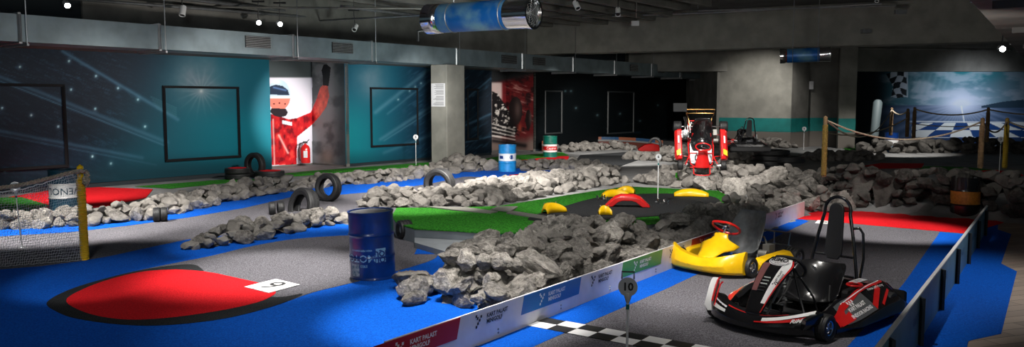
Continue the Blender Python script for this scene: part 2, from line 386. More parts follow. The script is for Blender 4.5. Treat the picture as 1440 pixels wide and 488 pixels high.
def seg_d(x, y, a, b):
    ax, ay = a; bx, by = b; dx, dy = bx-ax, by-ay; t = np.clip(((x-ax)*dx+(y-ay)*dy)/(dx*dx+dy*dy), 0, 1)
    return np.hypot(x-ax-t*dx, y-ay-t*dy)
def inpoly(x, y, P):
    r = np.zeros(x.shape, bool); n = len(P)
    for i in range(n):
        x1, y1 = P[i]; x2, y2 = P[(i+1) % n]
        if y1 == y2: continue
        c = ((y1 > y) != (y2 > y)) & (x < (x2-x1)*(y-y1)/(y2-y1)+x1); r ^= c
    return r
def mix(c, d, w):
    w = np.clip(w, 0, 1)[..., None]; return c*(1-w)+np.asarray(d, float)*w
def mural(name, p0, p1, z0, z1, nx, nz, paint, gain=1.0, parent=None, rough=.55):
    """a printed wall sheet between two floor points; the print is a vertex colour picture"""
    P0, P1 = Vector(p0), Vector(p1); ts = np.linspace(0, 1, nx); zs = np.linspace(z0, z1, nz)
    T, Z = np.meshgrid(ts, zs); X = P0.x+(P1.x-P0.x)*T; Y = P0.y+(P1.y-P0.y)*T
    f = Y*cp-(Z-H)*sp; u = Y*sp+(Z-H)*cp
    c = paint(720+F*X/f, 244-F*u/f)
    c = np.clip(lin(np.clip(c/255., 0, 1))*gain, 0, .9)
    me = D.meshes.new(name); vs = np.stack([X, Y, Z], -1).reshape(-1, 3)
    fs = [(j*nx+i, j*nx+i+1, (j+1)*nx+i+1, (j+1)*nx+i) for j in range(nz-1) for i in range(nx-1)]
    me.from_pydata(vs.tolist(), [], fs)
    at = me.color_attributes.new('print', 'FLOAT_COLOR', 'POINT')
    at.data.foreach_set('color', np.concatenate([c.reshape(-1, 3), np.ones((nx*nz, 1))], 1).astype(np.float32).ravel())
    m = D.materials.new(name+' print'); m.use_nodes = True; nt = m.node_tree; b = nt.nodes['Principled BSDF']; b.inputs['Roughness'].default_value = rough; b.inputs['Specular IOR Level'].default_value = .2
    a = nt.nodes.new('ShaderNodeAttribute'); a.attribute_name = 'print'; nt.links.new(a.outputs['Color'], b.inputs['Base Color'])
    me.materials.append(m); o = D.objects.new(name, me); COL.objects.link(o); o.parent = parent; return o
def stars(c, x, y, pts, r=2.2, col=(150, 190, 200)):
    for sx, sy in pts: c = mix(c, col, .8*np.exp(-((x-sx)**2+(y-sy)**2)/(r*r))+.22*np.exp(-((x-sx)**2+(y-sy)**2)/(r*r*9)))
    return c
def paintA(x, y):
    c = np.zeros(x.shape+(3,))+(5, 17, 30)
    n = fbm(x/9+y/40, (y-x*.40)/1.7, 4, 3)
    crowd = sstep(.42, .8, n)*(1-sstep(150, 230, x))
    c = mix(c, (30, 58, 78), crowd*.75*(.35+.65*sstep(.3, .7, fbm(x/40, (y-x*.42)/16, 2, 77))))
    teal = sstep(130, 300, x+(y-130)*.55)
    c = mix(c, (12, 74, 88), teal*.9)
    c = mix(c, (8, 92, 106), sstep(225, 330, x)*sstep(128, 185, y)*.9)
    c = mix(c, (90, 100, 108), .95*np.exp(-(((x-280)/38)**2+((y-112)/36)**2))*(.6+.6*fbm(x/12, y/12, 3, 9)))
    for a in range(9):
        th = a*PI/9; dd = np.abs((x-283)*math.sin(th)-(y-128)*math.cos(th)); rr = np.hypot(x-283, y-128)
        c = mix(c, (150, 156, 156), .22*np.exp(-(dd/1.2)**2)*np.exp(-(rr/24)**2))
    for a, b, w, k in (((88, 72), (250, 168), 2.6, .6), ((0, 108), (235, 200), 3, .5), ((0, 114), (235, 206), 1.2, .6), ((0, 184), (200, 222), 2.6, .4), ((0, 190), (220, 232), 1.2, .35), ((0, 240), (160, 250), 3, .15)):
        c = mix(c, (62, 100, 122), k*np.exp(-(seg_d(x, y, a, b)/w)**2))
    for k in range(5): c = mix(c, (70, 110, 118), .35*np.exp(-(seg_d(x, y, (212+k*2, 136+k*4), (248, 152+k*3))/.8)**2))
    c = c*.92; c = stars(c, x, y, [(97, 86), (135, 107), (166, 124), (194, 140), (28, 94), (44, 162), (82, 178), (3, 152), (134, 153), (100, 126), (204, 178), (7, 240), (88, 245), (130, 220), (156, 230)], 1.3)
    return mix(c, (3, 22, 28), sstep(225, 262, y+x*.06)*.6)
def paintD(x, y):
    c = np.zeros(x.shape+(3,))+(16, 62, 78)
    c = mix(c, (10, 96, 104), sstep(560, 490, x)*sstep(110, 190, y)*.9); c = mix(c, (74, 92, 102), np.exp(-(((x-522)/20)**2+((y-112)/26)**2))*(.5+.6*fbm(x/9, y/12, 3, 8)))
    c = mix(c, (12, 30, 46), sstep(545, 600, x)*.9); n = fbm(x/8, (y+x*.6)/2.5, 4, 5); c = mix(c, (36, 66, 86), sstep(.45, .8, n)*sstep(535, 590, x)*.6)
    for a, b, w, k in (((606, 96), (528, 158), 3, .45), ((606, 112), (545, 160), 1.5, .3), ((606, 150), (535, 196), 2.4, .4), ((606, 156), (540, 198), 1, .4), ((606, 190), (540, 215), 2.4, .3)): c = mix(c, (78, 112, 128), k*np.exp(-(seg_d(x, y, a, b)/w)**2))
    c = stars(c, x, y, [(576, 128), (584, 122), (592, 117), (560, 140)], 1.0, (110, 140, 150))
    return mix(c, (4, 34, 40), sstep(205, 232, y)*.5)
def paintE(x, y):
    c = np.zeros(x.shape+(3,))+(6, 16, 26); n = fbm(x/9, (y+x*.7)/2.5, 4, 15); c = mix(c, (30, 54, 70), sstep(.42, .8, n)*.8)
    for a, b, w in (((690, 110), (655, 140), 1.4), ((690, 160), (655, 176), 1.6), ((690, 192), (655, 200), 1.2)): c = mix(c, (60, 90, 110), .5*np.exp(-(seg_d(x, y, a, b)/w)**2))
    return c
def paintG(x, y):
    c = np.zeros(x.shape+(3,))+(2, 5, 7); n = fbm(x/20, (y+x*.2)/4, 4, 25); c = mix(c, (10, 24, 30), sstep(.6, .85, n)*.5)
    c = stars(c, x, y, [(795, 128), (803, 128), (872, 160), (900, 170), (840, 162), (925, 148), (810, 152)], 1.2, (60, 80, 86))  # dim star reflections on the black wall, painted into the print
    c = mix(c, (18, 40, 56), .5*np.exp(-(seg_d(x, y, (860, 188), (900, 186))/1.5)**2)); return c
def paintDrv(x, y):
    c = np.zeros(x.shape+(3,))+(206, 202, 214)
    c = mix(c, (58, 64, 66), sstep(110.5, 107.5, y-.0*x))
    sm = fbm(x/16, y/16, 4, 33); c2 = np.zeros_like(c)+(120, 124, 126); c2 = mix(c2, (74, 78, 80), sstep(.35, .65, sm)); c2 = mix(c2, (150, 138, 128), np.exp(-(((x-460)/10)**2+((y-222)/12)**2))*.9)
    c2 = mix(c2, (46, 62, 66), sstep(462, 484, x)*.8)
    c = np.where((x > 439)[..., None], c2, c)
    suit = [(380, 160), (392, 163), (406, 168), (418, 166), (437, 158), (445, 140), (450, 124), (456, 117), (461, 121), (463, 135), (459, 150), (450, 163), (438, 176), (428, 184), (418, 192), (417, 232), (380, 232)]
    k = inpoly(x, y, suit); s = np.zeros_like(c)+(176, 22, 30); n = fbm(x/5, y/8, 3, 41)
    s = mix(s, (226, 60, 52), sstep(.5, .75, n)); s = mix(s, (110, 10, 22), sstep(.45, .25, n)); s = mix(s, (226, 140, 110), sstep(438, 452, x)*.55)
    s = mix(s, (236, 190, 180), .8*np.exp(-(seg_d(x, y, (392, 190), (405, 215))/1.6)**2)); s = mix(s, (236, 200, 190), .7*np.exp(-(seg_d(x, y, (384, 168), (386, 232))/1.2)**2))
    c = np.where(k[..., None], s, c)
    gl = inpoly(x, y, [(454, 120), (454, 108), (452, 99), (455, 91), (459, 90), (465, 95), (464, 106), (462, 121)]); c = np.where(gl[..., None], (26, 30, 32), c)
    hel = ((x-392)/16.5)**2+((y-134)/22)**2 < 1; hc = np.zeros_like(c)+(176, 196, 214); hc = mix(hc, (214, 120, 104), sstep(136, 139, y)); hc = mix(hc, (236, 236, 240), np.exp(-((y-137)/1.4)**2))
    vz = inpoly(x, y, [(378, 122), (388, 119), (398, 121), (405, 127), (407, 134), (378, 133)]); hc = np.where(vz[..., None], (34, 46, 66), hc); hc = mix(hc, (90, 120, 170), .8*np.exp(-(seg_d(x, y, (385, 123), (402, 127))/1.3)**2)); hc = mix(hc, (240, 240, 246), .8*np.exp(-(((x-388)/6)**2+((y-115)/3)**2)))
    for q in ((385, 146), (393, 145), (401, 146)): hc = mix(hc, (90, 30, 34), ((x-q[0])**2+(y-q[1])**2 < 1.7)*1.)
    c = np.where(hel[..., None], hc, c)
    nk = inpoly(x, y, [(382, 152), (402, 153), (405, 158), (402, 163), (394, 165), (386, 163), (379, 157)]); c = np.where(nk[..., None], (38, 30, 36), c)
    tg = inpoly(x, y, [(397, 169), (411, 172), (411, 177), (397, 174)]); return np.where(tg[..., None], (200, 210, 226), c)
def paintF1(x, y):
    st = fbm((x+y*.25)/14, (y-x*.3)/2.4, 4, 51); c = np.zeros(x.shape+(3,))+(104, 26, 30)
    c = mix(c, (46, 20, 24), sstep(.45, .68, fbm(x/7, y/7, 4, 53))); c = mix(c, (206, 150, 140), sstep(.55, .8, st)*sstep(704, 722, x)*.8); c = mix(c, (150, 60, 56), sstep(.3, .1, st)*.6)
    c = mix(c, (34, 36, 38), sstep(120, 110, y+(x-706)*.22)); c = mix(c, (210, 200, 194), sstep(708, 704, x)*sstep(114, 118, y)*.8)
    c = mix(c, (104, 88, 82), sstep(186, 204, y)*.9); c = mix(c, (150, 134, 124), sstep(738, 748, x)*sstep(180, 200, y)*.4)
    car = inpoly(x, y, [(692, 128), (700, 132), (712, 150), (722, 168), (728, 184), (722, 192), (692, 190)]); n = fbm(x/3.2, y/3.2, 3, 57)
    c = np.where(car[..., None], mix(np.zeros_like(c)+(24, 22, 24), (196, 188, 182), sstep(.52, .66, n)), c)
    for i in range(4): c = mix(c, (214, 206, 200), .85*np.exp(-(seg_d(x, y, (692, 174+i*5.5), (724, 183+i*4.5))/1.0)**2)); c = mix(c, (24, 22, 24), .8*np.exp(-(seg_d(x, y, (692, 177+i*5.5), (724, 185.5+i*4.5))/.9)**2))
    for cx, cy, rx, ry in ((725, 156, 9.5, 20), (743, 168, 4, 14)):
        c = mix(c, (28, 24, 25), (((x-cx)/rx)**2+((y-cy)/ry)**2 < 1)*.92); c = mix(c, (112, 92, 88), np.exp(-((((x-cx-3)/(rx*.5))**2+((y-cy+2)/(ry*.7))**2)))*.7)
    c = mix(c, (196, 84, 60), np.exp(-(((x-731)/3)**2+((y-180)/6)**2))*.8)
    return mix(c, (20, 18, 20), .85*np.exp(-(seg_d(x, y, (694, 198), (738, 205))/3)**2))
def paintH(x, y):
    c = np.zeros(x.shape+(3,))+(52, 100, 116); cl = fbm(x/26, y/11, 5, 61)
    c = mix(c, (20, 110, 122), sstep(122, 100, y)*sstep(1300, 1350, x)); c = mix(c, (150, 166, 182), sstep(.42, .66, cl)*.8); c = mix(c, (96, 108, 124), sstep(1370, 1420, x)*.5)
    for k in range(7): c = mix(c, (100, 140, 154), .35*np.exp(-(seg_d(x, y, (1282+k*9, 104), (1276+k*8, 132))/2)**2))
    r = np.hypot((x-1352)/1.9, y-147); c = mix(c, (235, 240, 255), np.exp(-(r/15)**2)*1.1); c = mix(c, (180, 190, 220), np.exp(-(r/30)**2)*.6)
    road = sstep(147, 149, y); g = np.zeros_like(c)+(58, 80, 112); th = np.arctan2(y-146, x-1352); g = mix(g, (120, 138, 176), (.5+.5*np.sin(th*46))*.45); g = mix(g, (200, 210, 235), np.exp(-(r/20)**2))
    g = mix(g, (235, 240, 250), np.exp(-(seg_d(x, y, (1352, 150), (1356, 172))/.9)**2)); c = mix(c, (0, 0, 0), road*0); c = c*(1-road[..., None])+g*road[..., None]
    mt = inpoly(x, y, [(1380, 149), (1410, 143), (1440, 140), (1440, 152), (1380, 152)]); c = np.where(mt[..., None], (40, 60, 78), c)
    c = mix(c, (236, 240, 250), np.exp(-((y-170.8-(x-1290)*.01)/.8)**2)*sstep(1270, 1290, x))
    cy = (y-172.5)/10.3; X = (x-1352)/(1+.055*(y-172.5)/1.) ; q = (np.floor(X/15.5+.5)+np.floor(cy)) % 2
    chk = (cy > 0)&(cy < 2.05)&(x>1282); cc = np.where((q > .5)[..., None], (222, 226, 238), (30, 66, 124)); c = np.where(chk[..., None], cc, c); c = np.where((cy >= 2.05)[..., None], (40, 60, 96), c)
    f = inpoly(x, y, [(1246, 104), (1258, 100), (1275, 100), (1275, 136), (1262, 138), (1253, 136), (1256, 122)]); fx = x+3*np.sin(y/6); q = (np.floor((fx-1240)/9.5)+np.floor((y-100+2*np.sin(x/5))/8.5)) % 2
    c = np.where(f[..., None], np.where((q > .5)[..., None], (176, 186, 200), (10, 18, 28)), c); c = mix(c, (190, 200, 214), np.exp(-((x-1276)/.8)**2)*(y < 137))
    c = mix(c, (6, 14, 22), sstep(1262, 1225, x)*np.where(f, .35, 1.)); 
    return c
def wall(name, a, b, z0, z1, m, th=.15, back=None):
    a, b = Vector(a), Vector(b); d = (b-a); n = Vector((-d.y, d.x, 0)).normalized()*th
    if back is False: n = -n
    mb = MB(); mb.prism([Vector((a.x, a.y, z0)), Vector((b.x, b.y, z0)), Vector((b.x, b.y, z0))+n, Vector((a.x, a.y, z0))+n], (0, 0, z1-z0))
    return struct(mb.build(name, m))
G1 = 2.2
N1a, N1b = wall_pt(380), wall_pt(485); N2a, N2b = wall_pt(691.5), wall_pt(750)
dep = 1.84
pA0 = wall_pt(-60)
M_dw = mat('dark painted wall', (.012, .02, .026), .7)
def back(p, d): return p + WNn*d
wall('wall_left', back(pA0, .02), back(N1a, .02), 0, ZT, M_dw)
N1i = back(N1b, dep)
dep2 = 1.6; N2i = back(N2b, dep2)
wall('wall_niche_back', back(N1a, dep+.02)-WD*.3, back(N1b, dep+.02), 0, ZT, M_conc)
wall('wall_niche_side', N1b+WD*.02, N1i+WD*.02+WNn*.1, 0, ZT, M_conc, back=False)
wall('wall_middle', back(N1b, .02)+WD*.02, back(N2a, .02), 0, ZT, M_dw)
wall('wall_car_niche_back', back(N2a, dep2+.02)-WD*.3, back(N2b, dep2+.02), 0, ZT, M_conc)
wall('wall_car_niche_side', N2b+WD*.02, N2i+WD*.02, 0, ZT, M_conc, back=False)
PGe = wall_pt(1003)
wall('wall_back_left', back(N2b, .02)+WD*.02, back(PGe, .02), 0, ZT, M_dw)
TOPZ = 4.3
def tm(o, label, cat='mural'): return tag(o, label, cat)
for k_, (a_, b_) in enumerate(((wall_pt(120), wall_pt(380)), (wall_pt(380), wall_pt(485)), (wall_pt(485), wall_pt(691)), (wall_pt(691), wall_pt(772)))):
    wall('wall_upper_left', a_, b_+WD*.01, TOPZ+.01, ZT, M_conc, th=.1, back=False)
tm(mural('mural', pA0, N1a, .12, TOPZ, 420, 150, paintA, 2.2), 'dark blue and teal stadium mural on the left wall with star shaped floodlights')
mural_drv = tm(mural('mural', back(N1a, dep)-WD*.2, N1i, .05, TOPZ, 150, 260, paintDrv, 1.25), 'mural of a racing driver in red overalls and helmet on a white ground')
o = mural('side_panel', N1i, N1b+WNn*.0, .05, TOPZ, 90, 260, paintDrv, 1.25, mural_drv)
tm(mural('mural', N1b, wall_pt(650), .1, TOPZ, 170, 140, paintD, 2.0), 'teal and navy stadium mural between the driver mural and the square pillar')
tm(mural('mural', wall_pt(650), N2a, .1, TOPZ, 60, 140, paintE, 2.0), 'narrow dark stadium mural right of the square pillar')
mf = tm(mural('mural', back(N2a, dep2)-WD*.2, N2i, .05, TOPZ, 60, 200, paintF1, 1.3), 'red mural of a speeding racing car in a wall recess')
mural('side_panel', N2i, N2b, .05, TOPZ, 90, 200, paintF1, 1.3, mf)
tm(mural('mural', N2b, PGe, .1, TOPZ, 240, 110, paintG, 2.0), 'nearly black stadium mural on the far left wall behind the curved kerb')
# flat frames (doors hidden in the print)
M_frame = mat('black frame', (.009, .010, .012), .8, spec=.2)
def frame(pxa, pxb, yt, yb, w, label, mt=M_frame):
    A, B = wall_pt(pxa, -.03), wall_pt(pxb, -.03)
    za = AT(pxa, yt, A.y).z; zb = AT(pxa, yb, A.y).z
    mb = MB(); u = (B-A).normalized()
    for a, b in (((A, za), (B, za)), ((A, zb), (B, zb)), ((A, za), (A, zb)), ((B, za), (B, zb))):
        p = Vector((a[0].x, a[0].y, a[1])); q = Vector((b[0].x, b[0].y, b[1]))
        if a[1] == b[1]: p -= u*w/2; q += u*w/2
        mb.bar(p, q, .06 if a[1] == b[1] else w, w if a[1] == b[1] else .06)
    tag(mb.build('wall_frame', mt), label, 'frame')
frame(-60, 90, 118, 242, .07, 'large black rectangular frame on the stadium mural behind the net')
frame(231, 335, 122, 226, .07, 'black rectangular frame on the teal part of the stadium mural')
frame(522, 587, 124, 206, .07, 'black rectangular frame on the mural left of the square pillar')
frame(658, 672, 126, 196, .09, 'narrow dark frame right of the square pillar')
M_frg = mat('dim frame', (.03, .034, .036), .5)
frame(767, 790, 128, 188, .07, 'narrow dim door frame on the black mural right of the racing car', M_frg)
frame(855, 891, 129, 188, .07, 'wide dim door frame on the black mural in the middle of the far wall', M_frg)
# square pillar
c0 = G(629, 234); 
d1 = Vector((-.80, .60, 0)); d2 = Vector((.60, .80, 0))
def width_to(px, base, d):                       # how far along d until image column px
    r = ray(px, 143); t = (base.x*r.y-base.y*r.x)/(d.y*r.x-d.x*r.y); return t
w1 = width_to(606, c0, d1); w2 = width_to(653.5, c0, d2)
mb = MB(); mb.prism([c0, c0+d1*w1, c0+d1*w1+d2*w2, c0+d2*w2], (0, 0, 3.6)); tag(mb.build('pillar', M_concl, bevel=.02), 'square concrete pillar with a paper notice behind the back rocks', 'pillar')
pn = c0+d1*(w1*.08)-d2*.012; pe = c0+d1*(w1*.95)-d2*.012
z1 = AT(608, 117, pn.y).z; z0 = AT(608, 150, pn.y).z
mb = MB(); mb.prism([Vector((pn.x, pn.y, z0)), Vector((pe.x, pe.y, z0)), Vector((pe.x, pe.y, z1)), Vector((pn.x, pn.y, z1))], -d2*.01)
o = mb.build('paper_notice', M_paper); tag(o, 'white rules notice taped to the square pillar', 'notice')
mb = MB()
for i in range(22):
    if i % 6 == 5: continue
    z = z1-.04-(z1-z0-.06)*i/22; a = pn+(pe-pn)*.1; b = pn+(pe-pn)*(.62+.28*random.random()); off = -d2*.013
    mb.bar(Vector((a.x, a.y, z))+off, Vector((b.x, b.y, z))+off, .004, .014)
mb.build('printed_lines', mat('grey print', (.15, .15, .17), .7), o)
# ------------------------------------------------------------------ duct
dA = G(0, 57, 3.6); dA = AT(-90, 0, 1)*0 + (dA - WD*4.5); dB = G(1071, 115, 3.6); DUD = (dB-dA); DUD.z = 0; DL = DUD.length; DUD.normalize(); DN = Vector((-DUD.y, DUD.x, 0))
duct = empty('air_duct', (dA.x, dA.y, 3.6)); tag(duct, 'long galvanised rectangular air duct under the ceiling along the left wall', 'duct')
def DP(u, w, z): return DUD*u + DN*w + Vector((0, 0, z))
DHT = .60; DW = 1.1
mb = MB(); mb.prism([DP(0, 0, 0), DP(DL, 0, 0), DP(DL, DW, 0), DP(0, DW, 0)], (0, 0, DHT)); mb.build('sheet_body', M_duct, duct)
def du_px(px):
    r = ray(px, 143); b = dA; t = (b.x*r.y-b.y*r.x)/(DUD.y*r.x-DUD.x*r.y); return t
for px in (33, 228, 414, 524, 642, 734, 805, 863, 915, 955, 994, 1030, 1060):
    u = du_px(px); mb = MB()
    for a, b in ((DP(u, -.012, 0), DP(u, -.012, DHT)),): mb.bar(a, b, .07, .05)
    mb.bar(DP(u, -.03, -.02), DP(u, DW, -.02), .06, .04); mb.bar(DP(u, -.03, DHT+.02), DP(u, DW, DHT+.02), .06, .04)
    mb.build('flange', M_steel, duct)
    mb = MB(); mb.cyl(DP(u+.12, -.06, -.06), DP(u+.12, -.06, 2.4), .012, 6); mb.bar(DP(u+.12, -.1, -.06), DP(u+.12, DW+.1, -.06), .05, .05); mb.build('hanger_rod', M_steel, duct)
for pa, pb in ((347, 382), (468, 497), (705, 726), (749, 766), (885, 896), (924, 933), (1013, 1020), (1051, 1064)):
    ua, ub = du_px(pa), du_px(pb); g = MB()
    fr = [(ua, .18), (ub, .18), (ub, .5), (ua, .5)]
    g.prism([DP(u, -.012, z) for u, z in fr], -DN*.02); gr = g.build('grille', M_grille, duct)
    g = MB()
    for k in range(7): z = .2+.28*k/6; g.bar(DP(ua, -.045, z), DP(ub, -.045, z), .02, .012)
    g.build('louvre', M_steel, gr)
# soffit bulkhead between duct and wall
mb = MB(); a = wall_pt(-60); b = wall_pt(745)
mb.prism([Vector((p.x, p.y, 3.62)) for p in (a-WNn*2.0, b-WNn*1.0, b, a)], (0, 0, .08)); struct(mb.build('trim_soffit', M_ceil))
# ------------------------------------------------------------------ ceiling, beams, pipes
mb = MB(); mb.box((4, 30, ZT+.1), (60, 66, .2)); struct(mb.build('ceiling', M_ceil))
def ribs():
    for k in range(13):
        p = wall_pt(100)-WNn*(1.2+k*1.25)
        a = p-WD*12; b = p+WD*(24-k*1.0); a.z = b.z = ZT-.2
        m = MB(); m.bar(a, b, .22, .45); struct(m.build('trim_ceiling_rib', M_conc))
ribs()
bz = 4.4; b1 = G(700, 78, bz); b2 = G(1240, 63, bz); bd = (b2-b1).normalized(); bn = Vector((-bd.y, bd.x, 0))
mb = MB(); a = b1-bd*6; b = b2+bd*16; mb.prism([a, b, b+bn*1.0, a+bn*1.0], (0, 0, ZT-bz)); struct(mb.build('trim_main_beam', M_concl, bevel=.03))
# front wall over the far mural
MD = 42.0
za = AT(1300, 100.5, MD-.6).z
mb = MB(); mb.box((22, MD, (za+ZT)/2), (32, 1.4, ZT-za)); struct(mb.build('trim_rear_beam', M_conc, bevel=.03))
mA = AT(1206, 150, MD); mB = AT(1438, 150, MD)
tm(mural('mural', Vector((mA.x, MD, 0)), Vector((mB.x+3, MD, 0)), .0, za+.2, 330, 150, paintH, 1.2), 'big far right mural of a race track vanishing into bright clouds with a chequered flag')
o = struct(wall('wall_right_back', Vector((mA.x, MD+.05, 0)), Vector((mB.x+9, MD+.05, 0)), 0, ZT, M_dw)); 
# concrete block with teal stripe
def PX(px, Y): r = ray(px, 143); return Vector((r.x/r.y*Y, Y, 0))
seq = [('wall_stripe_left', PX(1012, 41.5), PX(1113, 39.5), M_concl), ('wall_stripe_right', PX(1113, 39.5), PX(1137, 40.5), M_conc), ('wall_recess', PX(1137, 40.9), PX(1182, 40.9), M_conc), ('wall_far_pier', PX(1180, 39.2), PX(1204, 39.2), M_concl), ('wall_far_pier_side', PX(1204, 39.2), PX(1204, 39.2)+Vector((.05, 3, 0)), M_dw), ('wall_far_left', PX(985, 50), PX(1013, 50), M_conc), ('wall_stripe_side', PX(1012, 41.5), PX(1012, 41.5)+Vector((.05, 9, 0)), M_conc)]
for n, a, b, m in seq:
    wall(n, a, b, 0, ZT, m)
    if 'stripe_side' in n or 'far_left' in n or 'pier_side' in n: continue
    za_, zb_ = H-42*40/F*1.0, H-23*40/F
    off = (Vector((a.y-b.y, b.x-a.x, 0)).normalized())*-.012
    q = MB(); q.prism([Vector((a.x, a.y, za_))+off*.5, Vector((b.x, b.y, za_))+off*.5, Vector((b.x, b.y, zb_))+off*.5, Vector((a.x, a.y, zb_))+off*.5], off); struct(q.build('trim_teal_stripe', M_teal))
    q = MB(); q.prism([Vector((a.x, a.y, 0))+off*.5, Vector((b.x, b.y, 0))+off*.5, Vector((b.x, b.y, za_-.03))+off*.5, Vector((a.x, a.y, za_-.03))+off*.5], off); struct(q.build('trim_plinth', mat('taupe plinth paint', (.13, .115, .10), .7)))
# grey doors and sheets between black mural and concrete block
mb = MB(); a, b = PX(975, 49.6), PX(998, 49.6); mb.prism([a, b, b+Vector((0, .1, 0)), a+Vector((0, .1, 0))], (0, 0, 2.9)); o = struct(mb.build('door_1', mat('grey door', (.22, .23, .24), .5)))
mb = MB(); mb.box((a.x+.9, a.y-.06, 1.3), (.16, .08, .04)); mb.build('door_handle', M_steel, o)
def flat_box(name, px, py, Y, w, h, d, m, label, cat):
    p = AT(px, py, Y); mb = MB(); mb.box((0, 0, 0), (w, d, h)); o = mb.build(name, m, loc=p, bevel=.005); return tag(o, label, cat)
flat_box('paper_notice', 956.5, 151, 47, .8, .5, .02, M_paper, 'white sheet on the dark far wall left of the upended red kart', 'notice')
flat_box('exit_lamp_box', 893, 33, 30, .28, .18, .16, M_paper, 'small white box hanging in front of the main beam', 'lamp')
flat_box('junction_box', 1266, 17, 27, .36, .14, .16, M_steel, 'small grey box on the dark beam at upper right', 'box')
flat_box('smoke_detector', 1218, 44, 30, .3, .14, .3, M_steel, 'round grey detector above the second jet fan', 'detector')
flat_box('junction_box', 1139, 120, 40.65, .3, .4, .2, M_paper, 'small white box high on the concrete wall above the teal stripe', 'box')
# pipes
def pipe(pts, r, m, label, name='ceiling_pipe'):
    mb = MB(); mb.tube(pts, r, 8); tag(mb.build(name, m, smooth=True), label, 'pipe')
pipe([AT(100, -2, 20), AT(640, 40, 34)], .04, M_steel, 'thin steel pipe crossing the ceiling above the left half of the duct')
pipe([AT(480, 9, 24), AT(600, 23, 29)], .05, M_steel, 'thin pipe left of the big blue jet fan')
pipe([AT(430, 30, 28), AT(598, 21, 22)], .03, M_steel, 'thin conduit rising towards the left end of the big blue jet fan')
pipe([AT(300, 10, 24), AT(600, 12, 24)], .03, M_conc, 'thin pipe running level above the left spotlights')
pipe([AT(240, -4, 22), AT(460, 22, 28), AT(640, 36, 34)], .05, M_steel, 'thicker pipe behind the left spotlights')
pipe([AT(895, 25, 29), AT(895, -8, 28)], .02, M_steel, 'vertical drop rod above the small white box')
pipe([AT(800, 25, 33.2), AT(1015, 17, 30.6), AT(1240, 5, 28)], .035, M_steel, 'long conduit fixed to the face of the main beam')
pipe([AT(980, -6, 30), AT(982, 15, 30.6), AT(1260, 8, 28)], .03, M_steel, 'second conduit on the main beam turning up to the ceiling')
pipe([AT(1000, 66, 40), AT(1420, 70, 40)], .05, M_conc, 'dark pipe under the main beam above the second jet fan')
pipe([AT(588, 58, 26), AT(588, 44, 26), AT(604, 42, 26)], .05, M_mblk, 'black angled bracket pipe below the left end of the big jet fan')
pipe([AT(738, 25, 24), AT(1010, 12, 24)], .015, M_mblk, 'thin cable strung from the big jet fan to the right')
# right soffit running with the lane
q1 = G(1364, 0, 3.9); q2 = G(1425, 66, 3.9); sd = (q2-q1).normalized(); sn = Vector((sd.y, -sd.x, 0))
mb = MB(); a = q1-sd*10; b = q2+sd*9; mb.prism([a, b, b+sn*8, a+sn*8], (0, 0, .35)); struct(mb.build('trim_low_soffit', M_conc))
for k, (px, py) in enumerate(((1366, 4), (1401, 40), (1421, 63), (1431, 73))):
    p = G(px, py, 3.9); m = MB(); s = .30
    m.bar(p+sn*.3+Vector((0, 0, -.06)), p+sn*7+Vector((0, 0, -.06)), .16, .12); struct(m.build('trim_soffit_rib', M_ceil))
    m = MB(); e = p-sn*.02
    m.prism([e, e+Vector((0, 0, .40)), e+sn*.05+Vector((0, 0, .40)), e+sn*.38+Vector((0, 0, .06)), e+sn*.42], -sd*.04)
    o = m.build('corner_bracket', mat('speckled white metal', (.7, .72, .72), .5, col2=(.12, .13, .13), nscale=16))
    tag(o, ['largest and nearest pale triangular bracket at the edge of the low soffit', 'second pale triangular bracket down the edge of the low soffit', 'small pale triangular bracket just above the right lamp', 'farthest tiny pale triangular bracket right of the right lamp'][k], 'bracket', 'pale brackets along the low soffit')
